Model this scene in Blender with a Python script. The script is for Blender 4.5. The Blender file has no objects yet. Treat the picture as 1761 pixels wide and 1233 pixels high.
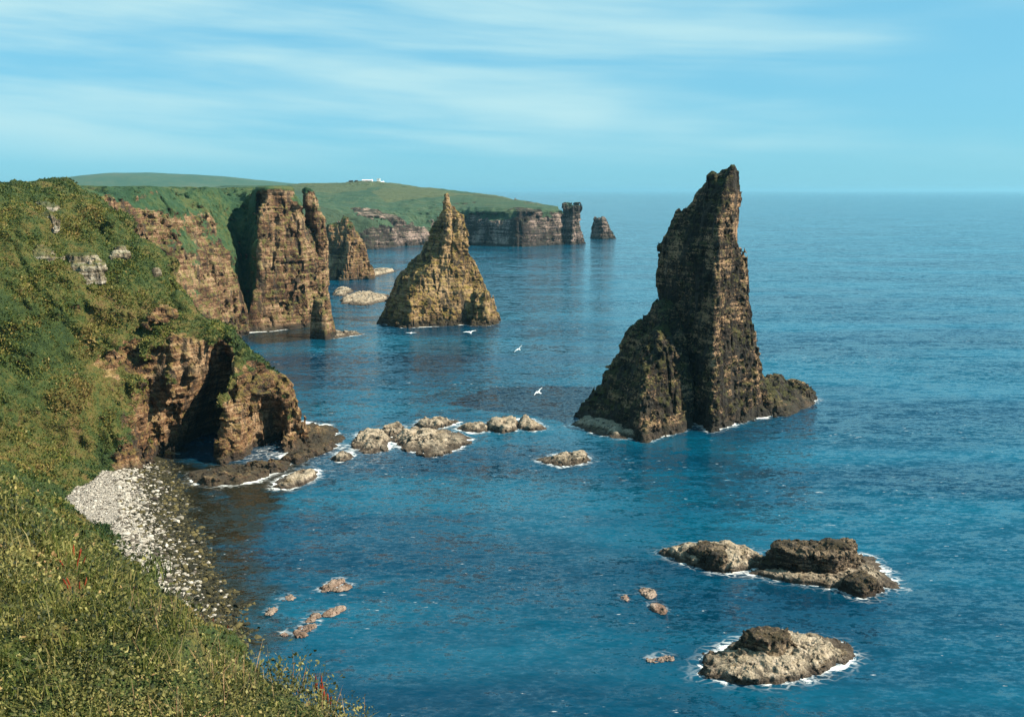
import bpy, math, time
import numpy as np
from mathutils import Vector
T0 = time.time()
f4 = np.float32
scene = bpy.context.scene
COL = scene.collection
H = 58.0                       # eye height above the sea
FPX = 1690.0                   # focal length in photo pixels (1761 wide)
PITCH = math.radians(9.7)
CP, SP = math.cos(PITCH), math.sin(PITCH)

# ------------------------------------------------------------------ placement helpers
def P(px, Y, z=0.0):
    """plan position (x, y) of a point at depth Y and height z seen in photo column px"""
    dep = Y * CP - (z - H) * SP
    return ((px - 880.5) / FPX * dep, Y)

def W0(px, py, z=0.0):
    """plan position of a point of height z seen at photo pixel px, py"""
    b = (616.5 - py) / FPX
    dy, dz = CP + b * SP, -SP + b * CP
    t = (z - H) / dz
    return ((px - 880.5) / FPX * t, dy * t)

# ------------------------------------------------------------------ noise
HAZE = 0.000045
NV = 96
def spectral(seed, beta, ax=(1, 1, 1), kmin=1.0):
    r = np.random.default_rng(seed)
    w = r.standard_normal((NV, NV, NV)).astype(f4)
    k = np.fft.fftfreq(NV) * NV
    kx, ky, kz = np.meshgrid(k * ax[0], k * ax[1], k[:NV // 2 + 1] * ax[2], indexing='ij')
    kk = np.sqrt(kx * kx + ky * ky + kz * kz)
    F = np.fft.rfftn(w)
    amp = np.where(kk >= kmin, np.maximum(kk, 1e-3) ** (-beta), 0)
    v = np.fft.irfftn(F * amp, s=(NV, NV, NV)).astype(f4)
    return v / v.std()
VA = spectral(1, 2.1)
VB = spectral(2, 1.8)
VC = spectral(3, 2.4)

def smp(V, x, y, z, s):
    q = NV / s
    out = np.zeros(np.shape(x), f4)
    fx, fy, fz = np.asarray(x * q, f4), np.asarray(y * q, f4), np.asarray(z * q, f4)
    fx, fy, fz = np.broadcast_arrays(fx, fy, fz)
    ix, iy, iz = np.floor(fx).astype(np.int32), np.floor(fy).astype(np.int32), np.floor(fz).astype(np.int32)
    tx, ty, tz = fx - ix, fy - iy, fz - iz
    x0, y0, z0 = ix % NV, iy % NV, iz % NV
    x1, y1, z1 = (x0 + 1) % NV, (y0 + 1) % NV, (z0 + 1) % NV
    Vf = V.ravel()
    def g(a, b, c): return Vf[(a * NV + b) * NV + c]
    c00 = g(x0, y0, z0) * (1 - tx) + g(x1, y0, z0) * tx
    c10 = g(x0, y1, z0) * (1 - tx) + g(x1, y1, z0) * tx
    c01 = g(x0, y0, z1) * (1 - tx) + g(x1, y0, z1) * tx
    c11 = g(x0, y1, z1) * (1 - tx) + g(x1, y1, z1) * tx
    return ((c00 * (1 - ty) + c10 * ty) * (1 - tz) + (c01 * (1 - ty) + c11 * ty) * tz).astype(f4)

def hsh(a, b=0, c=0):
    h = (np.asarray(a, np.int64) * 73856093) ^ (np.asarray(b, np.int64) * 19349663) ^ (np.asarray(c, np.int64) * 83492791)
    h = (h ^ (h >> 13)) * 1274126177
    h = (h ^ (h >> 16)) & 0xFFFF
    return (h / 65535.0).astype(f4)

def blocks(x, y, z, sx, sz):
    iz = np.floor(z / sz)
    o = hsh(iz, 7)
    ix = np.floor(x / sx + o * 3.7)
    iy = np.floor(y / sx + o * 5.1)
    return hsh(ix, iy, iz) - 0.5

CR, SR = math.cos(0.5), math.sin(0.5)
def rock_disp(x, y, z, s=1.0, blocky=1.0, vert=0.6):
    w = smp(VA, x, y, z, 24 * s)
    w2 = smp(VB, y, z, x, 31 * s)
    xr = (x * CR + y * SR) + 0.9 * s * w
    yr = (-x * SR + y * CR) + 0.9 * s * w2
    zz = z + 0.35 * s * w + 0.05 * xr
    vs = 1 + 1.3 * vert
    d = 1.5 * s * smp(VA, x, y, z * 0.22, 46 * s)              # vertical joints and buttresses
    d += 0.7 * s * smp(VC, x, y, z, 60 * s)
    fi = np.abs(smp(VC, x + 17, y, z * 0.10, 34 * s))
    d += 2.6 * s * np.clip(1 - fi / 0.14, 0, 1)                # open joints
    fi = np.abs(smp(VA, x, y + 9, z * 0.12, 26 * s))
    d += (0.5 + 1.0 * vert) * s * np.clip(1 - fi / 0.20, 0, 1)
    d += 0.8 * vert * s * smp(VB, x, y, z * 0.10, 15 * s)      # columns
    d += blocky * s * 1.8 * blocks(xr, yr, zz, 4.6 * s, 3.2 * s * vs)
    d += blocky * s * 1.05 * blocks(xr + 3, yr, zz + 1, 1.9 * s, 1.15 * s * vs)
    lay = np.floor(zz / (0.8 * s))
    d += (1 - 0.65 * vert) * s * (0.6 * (hsh(lay, 11) - 0.5) + 0.6 * (hsh(np.floor(zz / (3.1 * s)), 5) - 0.5))
    d += s * 0.35 * smp(VB, x, y, z, 9 * s)
    return d

def grass_disp(x, y, z):
    a = x * 0.45 + y * 0.89                                    # ribs running down towards the sea
    b = x * 0.89 - y * 0.45
    d = 0.9 * smp(VC, x, y, z, 70) + 0.55 * smp(VA, x, y, z * 1.6, 30) + 0.25 * smp(VB, x, y, z, 11)
    d += 1.1 * smp(VA, a, b * 0.25, z * 0.2, 60) + 0.30 * smp(VA, x + 31, y, z, 8.5)
    fi = np.abs(smp(VC, a, b * 0.35, z * 0.3 + 11, 75))
    d += 1.5 * np.clip(1 - fi / 0.10, 0, 1)                    # little gullies
    return d

def grass_mask(gz, x, y, z):
    out = np.clip(smp(VA, x + 40, y, z * 1.5, 85) - 0.95, 0, 1) * 1.3
    return np.clip((gz + 0.1 * smp(VA, x, y, z, 50) - out - 0.40) / 0.2, 0, 1)

# ------------------------------------------------------------------ contour solids
def sdf2(poly, X, Y):
    """signed distance (negative inside) of the points X, Y to the closed polygon"""
    p = np.asarray(poly, float)
    x, y = X.astype(f4), Y.astype(f4)
    best = np.full(x.shape, 1e12, f4)
    ins = np.zeros(x.shape, bool)
    n = len(p)
    for i in range(n):
        ax, ay = p[i]; bx, by = p[(i + 1) % n]
        ex, ey = bx - ax, by - ay
        t = np.clip(((x - ax) * ex + (y - ay) * ey) / (ex * ex + ey * ey + 1e-9), 0, 1)
        best = np.minimum(best, (x - ax - t * ex) ** 2 + (y - ay - t * ey) ** 2)
        if ay != by:
            c = ((ay > y) != (by > y)) & (x < ex * (y - ay) / (by - ay) + ax)
            ins ^= c
    d = np.sqrt(best)
    return np.where(ins, -d, d)

def solid(X, Y, Z, levels, ztop=None):
    """X, Y: 2-D plan arrays, Z: heights. levels: [(z, polygon)] rising"""
    S = [sdf2(pl, X, Y) for _, pl in levels]
    zs = [z for z, _ in levels]
    D = np.empty(X.shape + (len(Z),), f4)
    top = zs[-1] if ztop is None else ztop
    for k, z in enumerate(Z):
        if z <= zs[0]:
            s = S[0] - 0.5 * (zs[0] - z) if zs[0] < 2 else np.maximum(S[0], zs[0] - z)
        elif z >= zs[-1]:
            s = S[-1]
        else:
            i = max(j for j in range(len(zs)) if zs[j] <= z)
            t = (z - zs[i]) / (zs[i + 1] - zs[i])
            s = S[i] * (1 - t) + S[i + 1] * t
        D[:, :, k] = np.maximum(s, z - top)
    return D

def surface_nets(D, o, h):
    nx, ny, nz = D.shape
    S = D < 0
    cs = [S[i:nx - 1 + i, j:ny - 1 + j, k:nz - 1 + k] for i in (0, 1) for j in (0, 1) for k in (0, 1)]
    a, b = cs[0].copy(), cs[0].copy()
    for c in cs[1:]:
        a |= c; b &= c
    ac = np.argwhere(a & ~b)
    del a, b
    idx = np.full((nx - 1, ny - 1, nz - 1), -1, np.int32)
    idx[ac[:, 0], ac[:, 1], ac[:, 2]] = np.arange(len(ac))
    pos = np.zeros((len(ac), 3), f4); cnt = np.zeros(len(ac), f4)
    I, J, K = ac.T
    cor = {(i, j, k): D[I + i, J + j, K + k] for i in (0, 1) for j in (0, 1) for k in (0, 1)}
    for ax in range(3):
        for u in (0, 1):
            for v in (0, 1):
                c0 = [0, 0, 0]; oth = [q for q in range(3) if q != ax]
                c0[oth[0]], c0[oth[1]] = u, v
                c1 = list(c0); c1[ax] = 1
                d0, d1 = cor[tuple(c0)], cor[tuple(c1)]
                m = (d0 < 0) != (d1 < 0)
                t = np.where(m, d0 / np.where(m, d0 - d1, 1), 0)
                pos[:, ax] += np.where(m, t, 0)
                pos[:, oth[0]] += m * u; pos[:, oth[1]] += m * v
                cnt += m
    pos = pos / cnt[:, None] + ac
    verts = pos * h + np.asarray(o, f4)
    quads = []
    for ax in range(3):
        sl0 = [slice(1, -1)] * 3; sl1 = [slice(1, -1)] * 3
        sl0[ax] = slice(0, -1); sl1[ax] = slice(1, None)
        s0, s1 = S[tuple(sl0)], S[tuple(sl1)]
        e = np.argwhere(s0 != s1)
        flip = s0[e[:, 0], e[:, 1], e[:, 2]]
        base = e + 1; base[:, ax] -= 1
        b1, b2 = [(1, 2), (2, 0), (0, 1)][ax]
        q = []
        for du, dv in ((-1, -1), (0, -1), (0, 0), (-1, 0)):
            c = base.copy(); c[:, b1] += du; c[:, b2] += dv
            q.append(idx[c[:, 0], c[:, 1], c[:, 2]])
        q = np.stack(q, 1)
        q[~flip] = q[~flip][:, ::-1]
        quads.append(q)
    quads = np.concatenate(quads)
    return verts, quads[(quads >= 0).all(1)]

def keep_large(v, q, frac=0.02):
    n = len(v)
    lab = np.arange(n)
    e = np.concatenate([q[:, [0, 1]], q[:, [1, 2]], q[:, [2, 3]]])
    for _ in range(200):
        m = np.minimum(lab[e[:, 0]], lab[e[:, 1]])
        new = lab.copy()
        np.minimum.at(new, e[:, 0], m); np.minimum.at(new, e[:, 1], m)
        new = new[new]
        if (new == lab).all(): break
        lab = new
    u, inv, cnt = np.unique(lab, return_inverse=True, return_counts=True)
    ok = cnt[inv] >= cnt.max() * frac
    mp = np.cumsum(ok) - 1
    qq = q[ok[q].all(1)]
    return v[ok], mp[qq]

def tri_lerp(G, o, h, pts):
    """trilinear look-up of the coarse grid G"""
    f = (pts - np.asarray(o, f4)) / h
    n = np.array(G.shape) - 2
    i = np.clip(np.floor(f).astype(int), 0, n)
    t = np.clip(f - i, 0, 1).astype(f4)
    out = 0
    for a in (0, 1):
        for b in (0, 1):
            for c in (0, 1):
                w = (t[:, 0] if a else 1 - t[:, 0]) * (t[:, 1] if b else 1 - t[:, 1]) * (t[:, 2] if c else 1 - t[:, 2])
                out = out + w * G[i[:, 0] + a, i[:, 1] + b, i[:, 2] + c]
    return out

def upsample(D, r):
    for ax in range(3):
        n = D.shape[ax]
        m = (n - 1) * r + 1
        f = np.arange(m) / r
        i = np.minimum(f.astype(int), n - 2); t = (f - i).astype(f4)
        sh = [1, 1, 1]; sh[ax] = m
        t = t.reshape(sh)
        D = np.take(D, i, ax) * (1 - t) + np.take(D, i + 1, ax) * t
    return D

def build_rock(parts, lo, hi, h, r=3, s=1.0, amp=1.0, band=3.4, land=False, carve=None, ztop=None, gbias=0.0, blocky=1.0, frac=0.02, vert=0.6, inset=0.0):
    """parts: list of level lists, united. Returns verts, quads, grass mask per vertex"""
    c = h * r
    n = [int(math.ceil((hi[i] - lo[i]) / c)) + 1 for i in range(3)]
    xs = lo[0] + np.arange(n[0]) * c; ys = lo[1] + np.arange(n[1]) * c; zs = lo[2] + np.arange(n[2]) * c
    X, Y = np.meshgrid(xs, ys, indexing='ij')
    D = None
    for lv in parts:
        d = solid(X, Y, zs, lv, ztop)
        D = d if D is None else np.minimum(D, d)
    if carve is not None:
        D = carve(D, X[:, :, None].astype(f4), Y[:, :, None].astype(f4), zs[None, None, :].astype(f4))
    g = np.gradient(D, c)
    gm = np.sqrt(g[0] ** 2 + g[1] ** 2 + g[2] ** 2)
    nz = (g[2] / np.maximum(gm, 1e-3)).astype(f4)
    D = (D / np.clip(gm, 0.35, 3)).astype(f4)
    F = upsample(D, r)
    B = band * s
    m = np.argwhere(np.abs(F) < B)
    CH = 1500000
    for k in range(0, len(m), CH):
        mk = m[k:k + CH]
        p = (mk * h + np.asarray(lo)).astype(f4)
        x, y, z = p.T
        dr = rock_disp(x, y, z, s, blocky, vert) * amp
        if land:
            gz = tri_lerp(nz, lo, c, p) + (gbias(x, y, z) if callable(gbias) else gbias)
            gr = grass_mask(gz, x, y, z)
            dr = dr * (1 - gr) + grass_disp(x, y, z) * gr
        d0 = F[mk[:, 0], mk[:, 1], mk[:, 2]]
        fade = np.clip((B - np.abs(d0)) / (0.35 * B), 0, 1)
        F[mk[:, 0], mk[:, 1], mk[:, 2]] = d0 + (dr + inset) * fade
    v, q = surface_nets(F, lo, h)
    v, q = keep_large(v, q, frac)
    x, y, z = v.T
    gz = tri_lerp(nz, lo, c, v) + (gbias(x, y, z) if callable(gbias) else gbias)
    gr = grass_mask(gz, x, y, z)
    return v, q, gr

def mesh_obj(name, v, q, mat, parent=None, attrs=None, smooth=False, org=None):
    if org is None: org = (0, 0, 0)
    v = (np.asarray(v, f4) - np.asarray(org, f4))
    me = bpy.data.meshes.new(name)
    q = np.asarray(q, np.int32)
    k = q.shape[1]
    me.vertices.add(len(v)); me.loops.add(q.size); me.polygons.add(len(q))
    me.vertices.foreach_set('co', v.ravel())
    me.loops.foreach_set('vertex_index', q.ravel())
    me.polygons.foreach_set('loop_start', np.arange(0, q.size, k, dtype=np.int32))
    me.update(calc_edges=True)
    if smooth: me.shade_smooth()
    else: me.shade_flat()
    for an, av in (attrs or {}).items():
        at = me.attributes.new(an, 'FLOAT', 'POINT')
        at.data.foreach_set('value', np.asarray(av, f4))
    if mat: me.materials.append(mat)
    o = bpy.data.objects.new(name, me)
    COL.objects.link(o)
    if parent is not None:
        o.parent = parent
        o.location = Vector(org) - parent.location
    else:
        o.location = org
    return o

def tag(o, label=None, cat=None, group=None, kind=None):
    if label: o['label'] = label
    if cat: o['category'] = cat
    if group: o['group'] = group
    if kind: o['kind'] = kind
    return o

def empty(name, loc):
    o = bpy.data.objects.new(name, None); COL.objects.link(o); o.location = loc
    return o

# ------------------------------------------------------------------ materials
class NT:
    def __init__(self, tree): self.t = tree; self.n = tree.nodes; self.l = tree.links
    def node(self, ty, **kw):
        nd = self.n.new(ty)
        for k, v in kw.items():
            if hasattr(nd, k) and k != 'inputs': setattr(nd, k, v)
        return nd
    def put(self, sock, v):
        if isinstance(v, bpy.types.NodeSocket): self.l.new(v, sock)
        elif v is not None:
            if isinstance(v, tuple) and len(v) == 3 and sock.type == 'RGBA': v = v + (1,)
            sock.default_value = v
    def math(self, op, a, b=None, c=None, clamp=False):
        nd = self.node('ShaderNodeMath', operation=op, use_clamp=clamp)
        for i, v in enumerate((a, b, c)):
            if v is not None: self.put(nd.inputs[i], v)
        return nd.outputs[0]
    def ss(self, v, lo, hi, a=0.0, b=1.0):
        nd = self.node('ShaderNodeMapRange', interpolation_type='SMOOTHSTEP')
        self.put(nd.inputs['Value'], v)
        nd.inputs['From Min'].default_value = lo; nd.inputs['From Max'].default_value = hi
        nd.inputs['To Min'].default_value = a; nd.inputs['To Max'].default_value = b
        return nd.outputs[0]
    def mix(self, f, a, b, mode='MIX'):
        nd = self.node('ShaderNodeMix', data_type='RGBA', blend_type=mode)
        self.put(nd.inputs[0], f); self.put(nd.inputs[6], a); self.put(nd.inputs[7], b)
        return nd.outputs[2]
    def noise(self, vec, scale, detail=4, rough=0.6, dist=0.0):
        nd = self.node('ShaderNodeTexNoise')
        self.put(nd.inputs['Vector'], vec)
        nd.inputs['Scale'].default_value = scale; nd.inputs['Detail'].default_value = detail
        nd.inputs['Roughness'].default_value = rough; nd.inputs['Distortion'].default_value = dist
        return nd.outputs[0]
    def scale(self, vec, s, rot=(0, 0, 0)):
        nd = self.node('ShaderNodeMapping')
        self.put(nd.inputs['Vector'], vec); nd.inputs['Scale'].default_value = s; nd.inputs['Rotation'].default_value = rot
        return nd.outputs[0]
    def vor(self, vec, scale, feature='F1', out=0):
        nd = self.node('ShaderNodeTexVoronoi', feature=feature)
        self.put(nd.inputs['Vector'], vec); nd.inputs['Scale'].default_value = scale
        return nd.outputs[out]
    def attr(self, name):
        return self.node('ShaderNodeAttribute', attribute_name=name).outputs['Fac']
    def ramp(self, f, stops):
        nd = self.node('ShaderNodeValToRGB')
        self.put(nd.inputs[0], f)
        el = nd.color_ramp.elements
        while len(el) < len(stops): el.new(0.5)
        for e, (p, c) in zip(el, stops): e.position = p; e.color = tuple(c) + (1,)
        return nd.outputs[0]
    def bump(self, hgt, strength, dist, normal=None):
        nd = self.node('ShaderNodeBump')
        nd.inputs['Strength'].default_value = strength; nd.inputs['Distance'].default_value = dist
        self.put(nd.inputs['Height'], hgt)
        if normal is not None: self.put(nd.inputs['Normal'], normal)
        return nd.outputs[0]

def new_mat(name):
    m = bpy.data.materials.new(name); m.use_nodes = True
    m.node_tree.nodes.clear()
    T = NT(m.node_tree)
    out = T.node('ShaderNodeOutputMaterial')
    b = T.node('ShaderNodeBsdfPrincipled')
    T.l.new(b.outputs[0], out.inputs[0])
    b.inputs['Roughness'].default_value = 0.9
    b.inputs['Specular IOR Level'].default_value = 0.25
    return m, T, b

def rock_mat(name, dark, mid, pale, lichen, lich_amt=0.5, tide=2.5, grass_amt=1.0, g=None, sc=1.0, tide_col=(0.022, 0.019, 0.016), lo=0.80, hi=1.18, blotch=0.6, bed=0.75):
    m, T, b = new_mat(name)
    geo = T.node('ShaderNodeNewGeometry')
    pos = geo.outputs['Position']
    sep = T.node('ShaderNodeSeparateXYZ'); T.l.new(pos, sep.inputs[0])
    sepn = T.node('ShaderNodeSeparateXYZ'); T.l.new(geo.outputs['True Normal'], sepn.inputs[0])
    n1 = T.noise(pos, 0.09 * sc, 5, 0.62)
    n2 = T.noise(pos, 0.55 * sc, 5, 0.65)
    st = T.noise(T.scale(pos, (0.06 * sc, 0.06 * sc, 1.1 * sc)), 1.0, 5, 0.7)
    n3 = T.noise(pos, 2.2 * sc, 4, 0.7)
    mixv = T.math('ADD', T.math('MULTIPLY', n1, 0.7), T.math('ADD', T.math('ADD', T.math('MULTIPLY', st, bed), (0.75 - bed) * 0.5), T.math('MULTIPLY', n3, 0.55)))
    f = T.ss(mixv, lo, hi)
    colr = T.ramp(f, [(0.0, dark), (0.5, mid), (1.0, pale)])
    # yellow-green lichen and weathering
    li = T.math('ADD', n2, T.math('MULTIPLY', sepn.outputs[2], 0.18))
    colr = T.mix(T.math('MULTIPLY', T.ss(li, 0.52, 0.66), lich_amt), colr, lichen)
    # dark lines along joints and bedding cracks
    cr = T.vor(T.scale(pos, (0.5 * sc, 0.5 * sc, 1.3 * sc)), 1.0, 'DISTANCE_TO_EDGE')
    colr = T.mix(T.ss(cr, 0.0, 0.07, 0.55, 0.0), colr, (0.018, 0.015, 0.012))
    colr = T.mix(T.ss(T.noise(T.scale(pos, (1, 1, 0.25)), 0.35 * sc, 3, 0.6), 0.54, 0.62, 0, blotch), colr, (0.03, 0.025, 0.02))
    # tidal band
    tz = T.math('SUBTRACT', sep.outputs[2], T.math('MULTIPLY', n2, tide * 1.2))
    colr = T.mix(T.ss(tz, -0.3 * tide, 0.75 * tide, 0.85, 0.0), colr, tide_col)
    hgt = T.math('ADD', T.math('MULTIPLY', n2, 0.8), T.math('ADD', T.math('MULTIPLY', n3, 0.45), T.math('MULTIPLY', st, bed * 0.8)))
    if grass_amt > 0:
        gc = grass_color(T, pos, g)
        if sc < 0.5:
            fc_ = T.node('ShaderNodeSeparateColor'); T.l.new(T.vor(T.scale(pos, (0.011, 0.005, 0.0), (0, 0, 0.3)), 1.0, 'F1', 1), fc_.inputs[0])
            gc = T.mix(T.ss(fc_.outputs[0], 0.3, 0.9, 0.0, 0.55), gc, (0.085, 0.092, 0.040))
            gc = T.mix(T.ss(fc_.outputs[1], 0.7, 0.95, 0.0, 0.6), gc, (0.018, 0.038, 0.022))
        ga = T.attr('grass')
        ga = T.math('ADD', ga, T.math('ADD', T.math('MULTIPLY', sepn.outputs[2], 0.55), T.math('SUBTRACT', T.math('MULTIPLY', n2, 0.9), 0.95)))
        gm = T.math('MULTIPLY', T.ss(ga, 0.18, 0.42), grass_amt)
        colr = T.mix(gm, colr, gc)
    T.put(b.inputs['Base Color'], colr)
    T.put(b.inputs['Normal'], T.bump(hgt, 0.9, 0.9 / sc))
    return m

def grass_color(T, pos, g=None):
    a, bb, c, d = g or ((0.012, 0.028, 0.008), (0.036, 0.056, 0.013), (0.092, 0.080, 0.020), (0.11, 0.065, 0.03))
    n1 = T.noise(pos, 0.045, 4, 0.6); n2 = T.noise(pos, 0.4, 5, 0.7); n3 = T.noise(pos, 2.5, 3, 0.7)
    v = T.math('ADD', T.math('MULTIPLY', n1, 0.9), T.math('ADD', T.math('MULTIPLY', n2, 0.8), T.math('MULTIPLY', n3, 0.5)))
    return T.ramp(T.ss(v, 0.78, 1.42), [(0.0, a), (0.45, bb), (0.78, c), (1.0, d)])

M_cliff = rock_mat('cliff_rock', (0.028, 0.016, 0.010), (0.16, 0.080, 0.036), (0.33, 0.22, 0.13), (0.16, 0.14, 0.03), 0.4, 2.2, lo=0.84, hi=1.18, blotch=0.7)
M_mid = rock_mat('bay_cliff_rock', (0.022, 0.012, 0.008), (0.135, 0.068, 0.034), (0.34, 0.225, 0.135), (0.11, 0.12, 0.028), 0.6, 2.5, lo=0.84, hi=1.18, blotch=0.75,
                 g=((0.012, 0.040, 0.020), (0.024, 0.060, 0.026), (0.055, 0.078, 0.026), (0.08, 0.07, 0.03)))
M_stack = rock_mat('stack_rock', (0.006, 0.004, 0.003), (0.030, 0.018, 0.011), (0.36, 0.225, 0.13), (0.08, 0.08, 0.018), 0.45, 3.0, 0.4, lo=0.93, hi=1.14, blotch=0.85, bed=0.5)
M_pyr = rock_mat('yellow_stack_rock', (0.020, 0.012, 0.007), (0.19, 0.112, 0.046), (0.37, 0.25, 0.14), (0.20, 0.155, 0.026), 0.55, 3.0, 0.2, lo=0.84, hi=1.14, blotch=0.8)
M_far = rock_mat('far_rock', (0.012, 0.009, 0.009), (0.042, 0.031, 0.027), (0.36, 0.26, 0.22), (0.05, 0.06, 0.03), 0.4, 3.5, 1.0, lo=0.84, hi=1.18,
                 g=((0.018, 0.052, 0.034), (0.028, 0.066, 0.038), (0.050, 0.080, 0.042), (0.065, 0.080, 0.045)), sc=0.45)
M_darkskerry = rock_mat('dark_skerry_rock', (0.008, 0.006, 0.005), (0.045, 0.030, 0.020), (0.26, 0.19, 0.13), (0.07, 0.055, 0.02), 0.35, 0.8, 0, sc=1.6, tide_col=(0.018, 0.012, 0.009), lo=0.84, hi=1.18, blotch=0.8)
M_reef = rock_mat('reef_rock', (0.05, 0.028, 0.022), (0.20, 0.125, 0.095), (0.36, 0.28, 0.23), (0.10, 0.07, 0.035), 0.35, 0.1, 0, sc=2.2, tide_col=(0.10, 0.055, 0.045), lo=0.7, hi=1.1, blotch=0.4)
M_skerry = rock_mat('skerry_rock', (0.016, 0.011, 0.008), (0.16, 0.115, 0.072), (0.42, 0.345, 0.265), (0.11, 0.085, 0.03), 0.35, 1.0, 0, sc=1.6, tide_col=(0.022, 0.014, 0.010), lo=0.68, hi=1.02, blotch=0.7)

# ------------------------------------------------------------------ camera, sun, sky
cam = bpy.data.cameras.new('camera'); co = bpy.data.objects.new('camera', cam); COL.objects.link(co)
cam.sensor_width = 36; cam.lens = 36 * FPX / 1761.0
cam.clip_start = 0.5; cam.clip_end = 200000
co.location = (0, 0, H); co.rotation_euler = (math.pi / 2 - PITCH, 0, 0)
scene.camera = co
scene.view_settings.view_transform = 'Standard'; scene.view_settings.look = 'None'
scene.view_settings.exposure = 1.2; scene.view_settings.gamma = 1.0
SUN_EL = math.radians(42)
SUNV = Vector((0.97, -0.19, 0)).normalized() * math.cos(SUN_EL) + Vector((0, 0, math.sin(SUN_EL)))
sl = bpy.data.lights.new('sun', 'SUN'); so = bpy.data.objects.new('sun', sl); COL.objects.link(so)
sl.energy = 5.0; sl.angle = math.radians(0.5); sl.color = (1.0, 0.90, 0.72)
so.rotation_euler = SUNV.to_track_quat('Z', 'Y').to_euler(); so.location = (60, -20, 150)
w = bpy.data.worlds.new('World'); scene.world = w; w.use_nodes = True
T = NT(w.node_tree); T.n.clear()
wo = T.node('ShaderNodeOutputWorld'); bg = T.node('ShaderNodeBackground')
T.l.new(bg.outputs[0], wo.inputs[0])
sky = T.node('ShaderNodeTexSky'); sky.sky_type = 'NISHITA'; sky.sun_disc = False
sky.sun_elevation = SUN_EL; sky.sun_rotation = math.atan2(SUNV.x, SUNV.y)
sky.altitude = 60; sky.air_density = 1.0; sky.dust_density = 0.3; sky.ozone_density = 2.0
tc = T.node('ShaderNodeTexCoord'); gen = tc.outputs['Generated']
skyc = T.mix(1.0, sky.outputs[0], (0.55, 1.0, 1.25), 'MULTIPLY')
skyc = T.mix(0.75, skyc, (1.95, 5.45, 7.2))                      # the cyan cast of the whole sky
sp = T.node('ShaderNodeSeparateXYZ'); T.l.new(gen, sp.inputs[0])
# long streaks of thin high cloud, seen edge on near the horizon
az = T.math('ARCTAN2', sp.outputs[0], sp.outputs[1])
cv = T.node('ShaderNodeCombineXYZ')
T.put(cv.inputs[0], T.math('MULTIPLY', az, 1.5)); T.put(cv.inputs[1], T.math('ADD', T.math('MULTIPLY', sp.outputs[2], 15.0), T.math('MULTIPLY', az, 0.75)))
cl = T.noise(cv.outputs[0], 1.2, 5, 0.5, 0.2)
cv2 = T.node('ShaderNodeCombineXYZ'); cv2.inputs[2].default_value = 3.7
T.put(cv2.inputs[0], T.math('MULTIPLY', az, 1.3)); T.put(cv2.inputs[1], T.math('MULTIPLY', sp.outputs[2], 4.0))
cl2 = T.noise(cv2.outputs[0], 1.5, 3, 0.5)
cm = T.math('MULTIPLY', T.ss(cl, 0.36, 0.64), T.ss(T.math('SUBTRACT', cl2, T.math('MULTIPLY', az, 0.22)), 0.30, 0.58))
cm = T.math('MULTIPLY', cm, T.ss(sp.outputs[2], 0.01, 0.06))
skyc = T.mix(T.ss(sp.outputs[2], 0.10, 0.0, 0.0, 0.0), skyc, (2.4, 5.6, 6.8))
skyc = T.mix(T.math('MULTIPLY', cm, 0.85), skyc, (5.0, 7.5, 7.8))
T.put(bg.inputs[0], skyc); bg.inputs[1].default_value = 0.05

# ------------------------------------------------------------------ near land
def Lv(z, pts): return (z, pts)
end = [(-220, 330), (-220, -60)]
near = [
 (0, [(40, -60), (22, 0), (4, 30), (-5, 60), (-22, 95), (-40, 121), (-52, 134), (-62, 148), (-78, 168), (-85, 182), (-84, 195), (-77, 204), (-72, 208), (-66, 214), (-61, 206), (-54, 210), (-49.5, 216), (-49, 222), (-56, 234), (-75, 248), (-95, 265), (-112, 290), (-128, 315)] + end),
 (12, [(35, -60), (19, 0), (1, 30), (-9, 58), (-30, 92), (-48, 112), (-59, 124), (-71, 138), (-90, 160), (-98, 180), (-95, 194), (-81, 206), (-73, 210), (-67, 215), (-62, 208), (-56, 212), (-52.5, 217), (-52, 222), (-59, 232), (-77, 246), (-97, 263), (-114, 290), (-130, 315)] + end),
 (25, [(30, -60), (16, 0), (0, 25), (-15, 43), (-32, 61), (-53, 86), (-65, 103), (-80, 122), (-102, 150), (-111, 178), (-106, 196), (-90, 209), (-75, 216), (-68, 218), (-65, 221), (-64, 226), (-70, 235), (-85, 246), (-105, 265), (-120, 290), (-135, 315)] + end),
 (40, [(22, -60), (13, -4), (7, 8), (1, 18), (-8.5, 25), (-22, 33), (-36, 44), (-50, 58), (-66, 80), (-90, 104), (-112, 140), (-123, 176), (-118, 200), (-98, 222), (-85, 238), (-84, 244), (-92, 252), (-108, 268), (-124, 292), (-138, 315)] + end),
 (45, [(18, -60), (11, -4), (5, 8), (-1.9, 15.8), (-7.8, 23.4), (-16, 30), (-29, 36), (-48, 54), (-70, 76), (-96, 104), (-116, 140), (-127, 176), (-122, 202), (-105, 225), (-91, 242), (-91, 250), (-100, 261), (-125, 292), (-139, 315)] + end),
 (50, [(14, -60), (8, -4), (3.0, 4), (-1.5, 10.7), (-5.2, 15.1), (-11, 17.5), (-25, 26), (-50, 46), (-76, 72), (-100, 104), (-119, 140), (-131, 176), (-126, 205), (-111, 228), (-98, 246), (-98, 256), (-108, 270), (-126, 293), (-140, 315)] + end),
 (58.6, [(-5, -60), (-5, -18), (-9, -8), (-18, 0), (-42, 18), (-70, 46), (-94, 78), (-114, 108), (-128, 140), (-139, 175), (-135, 205), (-122, 235), (-116, 262), (-120, 275), (-132, 295), (-146, 315)] + end),
]
def ell(X, Y, Z, c, r):
    k = np.sqrt(((X - c[0]) / r[0]) ** 2 + ((Y - c[1]) / r[1]) ** 2 + ((Z - c[2]) / r[2]) ** 2)
    return (k - 1) * min(r)
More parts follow.
